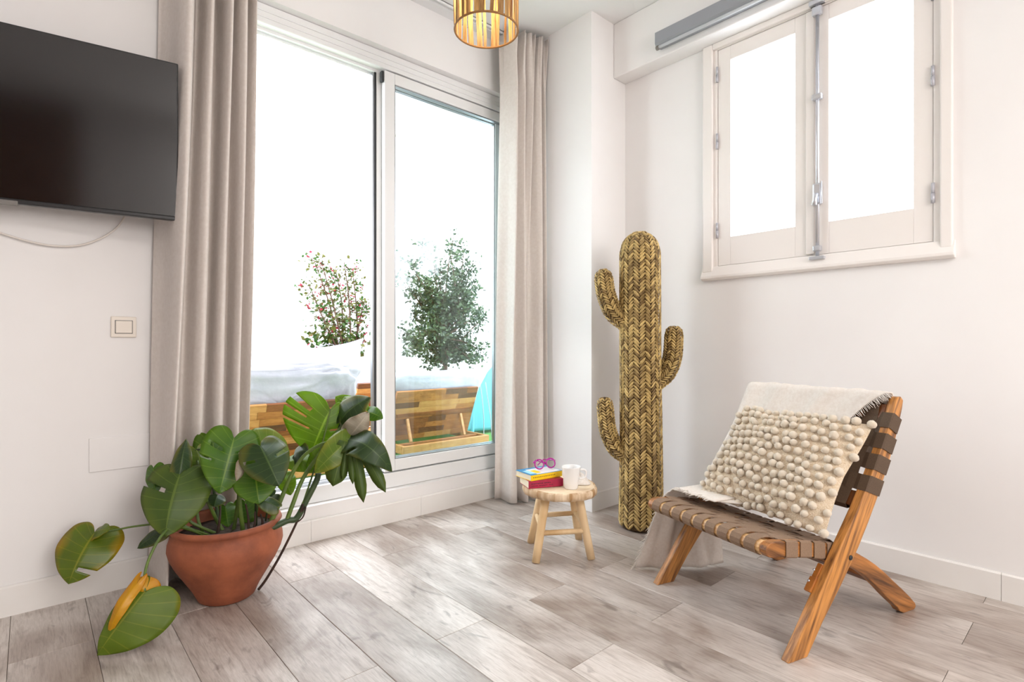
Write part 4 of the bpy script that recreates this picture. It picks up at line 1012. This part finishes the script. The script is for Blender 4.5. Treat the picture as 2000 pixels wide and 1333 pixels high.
def daybed(x0, x1, yr, yt, zt, label, ln_=.95):
    """low daybed seen from behind: slatted base frame and raised back panel of patchwork staves held by props"""
    e = thing('daybed', ((x0+x1)/2, yr+.3, TZ+.018), label, 'daybed', 'wooden daybeds on the terrace')
    zb = TZ+.030; zr = zb+.065
    fm_ = MB(); fm_.box(x0, x1, yr, yr+.03, zb, zr); fm_.box(x0, x0+.03, yr+.03, yr+ln_, zb, zr); fm_.box(x1-.03, x1, yr+.03, yr+ln_, zb, zr); fm_.box(x0, x1, yr+ln_, yr+ln_+.03, zb, zr)
    fm_.build('base_frame', M['stave2'], e, bevel=.004)
    MB().box(x0+.03, x1-.03, yr+.14, yr+.17, zb+.01, zr-.005).build('cross_bar', M['stave0'], e, bevel=.003)
    for xx in (x0+.05, x1-.09):
        MB().box(xx, xx+.04, yr+.03, yr+.07, TZ+.018, zb).build('foot', M['stave1'], e)
    top = V((0, yt, zt)); bot = V((0, yt+.17, zr)); up = (top-bot); Lp = up.length; up.normalize(); nn = V((0, -up.z, up.y)).normalized()
    rows = 9; rh = Lp/rows; rg = random.Random(int(x0*100))
    for r in range(rows):
        x = x0+.02
        while x < x1-.03:
            ln = rg.uniform(.16, .42); xe = min(x1-.02, x+ln)
            if x1-.02-xe < .08: xe = x1-.02
            c = bot + up*(rh*(r+.5)) + V(((x+xe)/2, 0, 0)) + nn*rg.uniform(0, .0015)
            MB().obox(c, ((1, 0, 0), up, nn), ((xe-x)/2-.0006, rh/2-.0006, .011)).build('stave', M['stave%d' % rg.choice((0, 0, 1, 2, 3))], e)
            x = xe
    MB().obox(bot + up*(Lp*.52) + V(((x0+x1)/2, 0, 0)) + nn*.016, ((1, 0, 0), up, nn), ((x1-x0)/2-.06, .014, .006)).build('batten', M['stave1'], e)
    for xx in (x0+.16, x1-.16):
        a = V((xx, yr+.155, zr)); b = bot + up*(Lp*.45) + V((xx, 0, 0)) + nn*.02
        ax = (b-a); MB().obox((a+b)/2, (ax, (1, 0, 0), ax.cross(V((1, 0, 0)))), (ax.length/2, .011, .009)).build('prop', M['stave2'], e)
    sl_ = MB()
    for k in range(int((ln_-.4)/.068)): sl_.box(x0+.03, x1-.03, yr+.40+k*.068, yr+.45+k*.068, zr-.02, zr)
    sl_.build('seat_slats', M['stave2'], e)
    return e
daybed(0.72, 1.86, 3.56, 3.62, .620, 'patchwork wooden daybed with raised back, nearest the open door half')
daybed(2.20, 3.07, 3.74, 3.88, .620, 'patchwork wooden daybed with propped back, seen through the closed glass half')
daybed(2.32, 3.30, 4.76, 4.82, .630, 'wooden daybed farther back between the other two', .56)

def puffy(c, ax, h, name, label, group, seed, wob=.02):
    ax = [V(a).normalized() for a in ax]; c = V(c); m_ = MB(); rn_ = random.Random(seed)
    def sgn(x, p): return math.copysign(abs(x)**p, x)
    def fn(u, v):
        th_, ph = u*2*PI, (v-.5)*PI
        x = sgn(math.cos(ph), .5)*sgn(math.cos(th_), .45); y = sgn(math.cos(ph), .5)*sgn(math.sin(th_), .45); z = sgn(math.sin(ph), .7)
        q = V((x*3*h[0]/.5, y*3, z*3))
        d = 1 + .9*wob*mnoise.noise(q + V((seed, 0, 0))) + .6*wob*mnoise.noise(q*2.7 + V((seed, 5, 0)))
        return c + (ax[0]*(x*h[0]) + ax[1]*(y*h[1]))*(1+(d-1)*.5) + ax[2]*(z*h[2]*(.72+.28*math.cos(x*PI/2)*math.cos(y*PI/2))*d)
    m_.grid(fn, 64, 40)
    o = m_.build(name, M['cush']); return tag(o, label, 'cushion', group)
gc = 'white outdoor cushions'
tb = (V((0, -.17, .42))).normalized(); tnb = V((0, -.42, -.17)).normalized()
puffy((1.22, 3.775, .66), ((1, 0, 0), tb, tnb), (.57, .25, .12), 'outdoor_cushion', 'puffy white cushion leaning over the daybed nearest the open door half', gc, 4, .20)
puffy((2.64, 4.0, .585), ((1, 0, 0), tb, tnb), (.50, .20, .08), 'outdoor_cushion', 'white cushion on the daybed seen through the closed glass half', gc, 9, .06)
puffy((2.75, 5.03, .56), ((1, 0, 0), tb, tnb), (.5, .16, .07), 'outdoor_cushion', 'white cushion on the daybed farther back', gc, 12, .05)
tie = MB()
for dx in (0, .05):
    p = V((3.06+dx*.5, 3.86-dx, .66)); tie.tube(cr([p, p+V((.01, -.02, -.15)), p+V((.02+dx*.3, -.03, -.32)), p+V((.02+dx*.6, -.03, -.5))], 14), .004, 5)
tag(tie.build('cushion_ties', M['cush']), 'pair of white cords hanging beside the blue chair on the terrace', 'cord')
# flared white planter behind, with the bougainvillea
pl0 = V((1.95, 5.58, TZ)); pt = thing('planter', pl0, 'white flared trough planter with the bougainvillea behind the daybed', 'planter')
m_ = MB()
def plf(u, v):
    a = u*2*PI; q = .62+.38*v**.7; x = .78*math.copysign(abs(math.cos(a))**.6, math.cos(a))*q; y = .22*math.copysign(abs(math.sin(a))**.6, math.sin(a))*q
    lift = .12*(x/.78)**2*v
    return pl0 + V((x, y, v*.86+lift))
m_.grid(plf, 48, 12); m_.build('trough', M['cush'], pt, solid=.02)
m_ = MB(); m_.lathe([(0, .80), (1, .80), (1, .78), (0, .78)], pl0, 24); m_.v = [V((pl0.x+(p.x-pl0.x)*.68, pl0.y+(p.y-pl0.y)*.17, p.z)) for p in m_.v]; m_.build('soil', M['soil'], pt)
MB().tube([atY(737, 668, 5.40), atY(727, 706, 5.40)], .012, 8).build('wood_edge', M['stave2'], pt)

def leaflets(mb, p, n, spread, size, rn_, up=.3):
    for _ in range(n):
        c = p + V((rn_.gauss(0, spread), rn_.gauss(0, spread), rn_.gauss(0, spread)))
        d = V((rn_.gauss(0, 1), rn_.gauss(0, 1), rn_.gauss(up-.3, .7))).normalized(); s = d.cross(V((rn_.gauss(0, 1), rn_.gauss(0, 1), rn_.gauss(0, 1)))).normalized()
        L_ = size*rn_.uniform(.6, 1.25); w = L_*.32; n_ = d.cross(s)*(L_*.10)
        mb.add([c, c+d*L_*.5+s*w, c+d*L_, c+d*L_*.5-s*w, c+d*L_*.5+n_], [(0, 1, 4), (1, 2, 4), (2, 3, 4), (3, 0, 4)], True)
bo = thing('bougainvillea', (2.25, 5.58, TZ+.78), 'thin bougainvillea with magenta flowers on canes, seen through the open door half', 'shrub')
rn = random.Random(8); tw = MB(); lv = MB(); br = MB()
BY = 5.58
canes = [((662, 690), (645, 600), (612, 505)), ((672, 690), (652, 600), (628, 515)), ((668, 690), (668, 600), (655, 525)), ((685, 690), (682, 590), (672, 515)), ((700, 690), (696, 600), (688, 525)), ((662, 690), (630, 620), (605, 560)), ((690, 690), (704, 620), (712, 590))]
for ci, c_ in enumerate(canes):
    yy = BY + rn.uniform(-.08, .08)
    p = cr([atY(x, y, yy) for x, y in c_], 24); tw.tube(p, [.011-.008*i/23 for i in range(24)], 6)
    for i in range(2, 24):
        for _ in range(2):
            d = V((rn.gauss(0, 1), rn.gauss(0, .6), rn.gauss(.2, .6))).normalized()*rn.uniform(.04, .14)
            tw.tube([p[i], p[i]+d*.5+V((0, 0, .01)), p[i]+d], [.003, .0025, .0015], 4)
            leaflets(lv, p[i]+d, 4, .024, .044, rn)
            if rn.random() < .16: leaflets(br, p[i]+d, 4, .012, .034, rn)
for x, y in ((600, 492), (599, 502), (598, 596), (607, 601), (606, 655), (612, 680), (620, 686), (609, 668), (665, 560), (640, 650)): leaflets(br, atY(x, y, BY-.05), 5 if y > 650 else 3, .018 if y > 650 else .008, .042, rn)
for x, y in ((588, 552), (577, 556), (603, 568), (612, 588), (594, 630), (720, 597), (728, 640), (715, 670)): leaflets(lv, atY(x, y, BY-.05), 3, .02, .036, rn)
for x, y in ((630, 668), (645, 672), (690, 672), (675, 665), (650, 640), (660, 620), (640, 595), (705, 668), (612, 665), (625, 650)): leaflets(lv, atY(x, y, BY-.03), 20, .06, .075, rn)
tw.build('canes', M['twig'], bo); o = lv.build('leaves', M['boug'], bo); o['kind'] = 'stuff'; o = br.build('flowers', M['bract'], bo); o['kind'] = 'stuff'
# ficus tree
FY = 5.25
ft = thing('ficus_tree', atY(868, 735, FY)*1 + V((0, 0, -(atY(868, 735, FY).z-TZ))), 'small leafy green tree seen through the closed glass half', 'tree')
tw = MB(); lv = MB(); rn = random.Random(15)
root = atY(868, 770, FY)
MB().lathe([(0, 0), (.15, 0), (.20, .30), (.215, .31), (.20, .32), (.18, .29), (0, .29)], V((root.x, root.y, TZ)), 24).build('pot', M['terracotta'], ft)
tips = [(830, 470), (848, 520), (886, 462), (880, 500), (905, 490), (925, 515), (930, 560), (800, 510), (790, 545), (812, 570), (845, 560), (870, 570), (900, 560), (935, 610), (905, 620), (870, 620), (840, 610), (808, 610), (790, 650), (820, 650), (850, 660), (880, 660), (912, 680), (940, 690), (800, 680), (838, 700), (862, 705), (890, 705), (850, 590), (885, 535), (915, 540), (815, 540), (925, 590), (830, 630), (895, 590), (945, 620), (935, 700), (920, 705)]
base = [atY(868, 735, FY), atY(872, 690, FY), atY(870, 650, FY)]
tw.tube([V((root.x, root.y, TZ+.28))]+base, [.035, .03, .026, .02], 8)
for x, y in tips:
    yy = FY+rn.uniform(-.32, .32); t = atY(x, y, yy); b = base[0].lerp(base[2], rn.uniform(.2, 1)) if y > 600 else base[2]
    mid = b.lerp(t, .5)+V((rn.gauss(0, .04), rn.gauss(0, .04), .03))
    p = cr([b, mid, t], 14); tw.tube(p, [.013-.010*i/13 for i in range(14)], 5)
    for i in range(4, 14):
        for _ in range(2):
            d = V((rn.gauss(0, 1), rn.gauss(0, 1), rn.gauss(0, .8))).normalized()*rn.uniform(.03, .12)
            tw.tube([p[i], p[i]+d], [.003, .0015], 3)
            leaflets(lv, p[i]+d, 10, .034, .052, rn)
tw.build('branches', M['twig'], ft); o = lv.build('foliage', M['ficus'], ft); o['kind'] = 'stuff'
# turquoise plastic chair
tc_ = V((3.60, 4.30, TZ+.0185)); tq = thing('plastic_chair', tc_, 'turquoise moulded plastic chair at the right edge of the glass door', 'chair')
m_ = MB()
def shell(u, v):
    hw = interp([(0, .40), (.3, .375), (.55, .32), (.75, .25), (.9, .15), (1, .04)], v)
    x = (2*u-1)*hw; z = .03 + .78*v
    return tc_ + V((x, -.10 - .16*v + .35*x*x, z))
m_.grid(shell, 24, 24); m_.build('back_shell', M['turq'], tq, solid=.02)
MB().prism([(-.36, -.09), (.36, -.09), (.33, .40), (-.33, .40)], lambda q, h: tc_+V((q[0], q[1], h)), .30, .335).build('seat', M['turq'], tq, bevel=.01)
for sx in (-1, 1):
    MB().prism([(-.09, .0), (.40, .0), (.36, .48), (-.12, .52)], lambda q, h: tc_+V((sx*.345+h, q[0], q[1])), -.012, .012).build('side_panel', M['turq'], tq, bevel=.006)
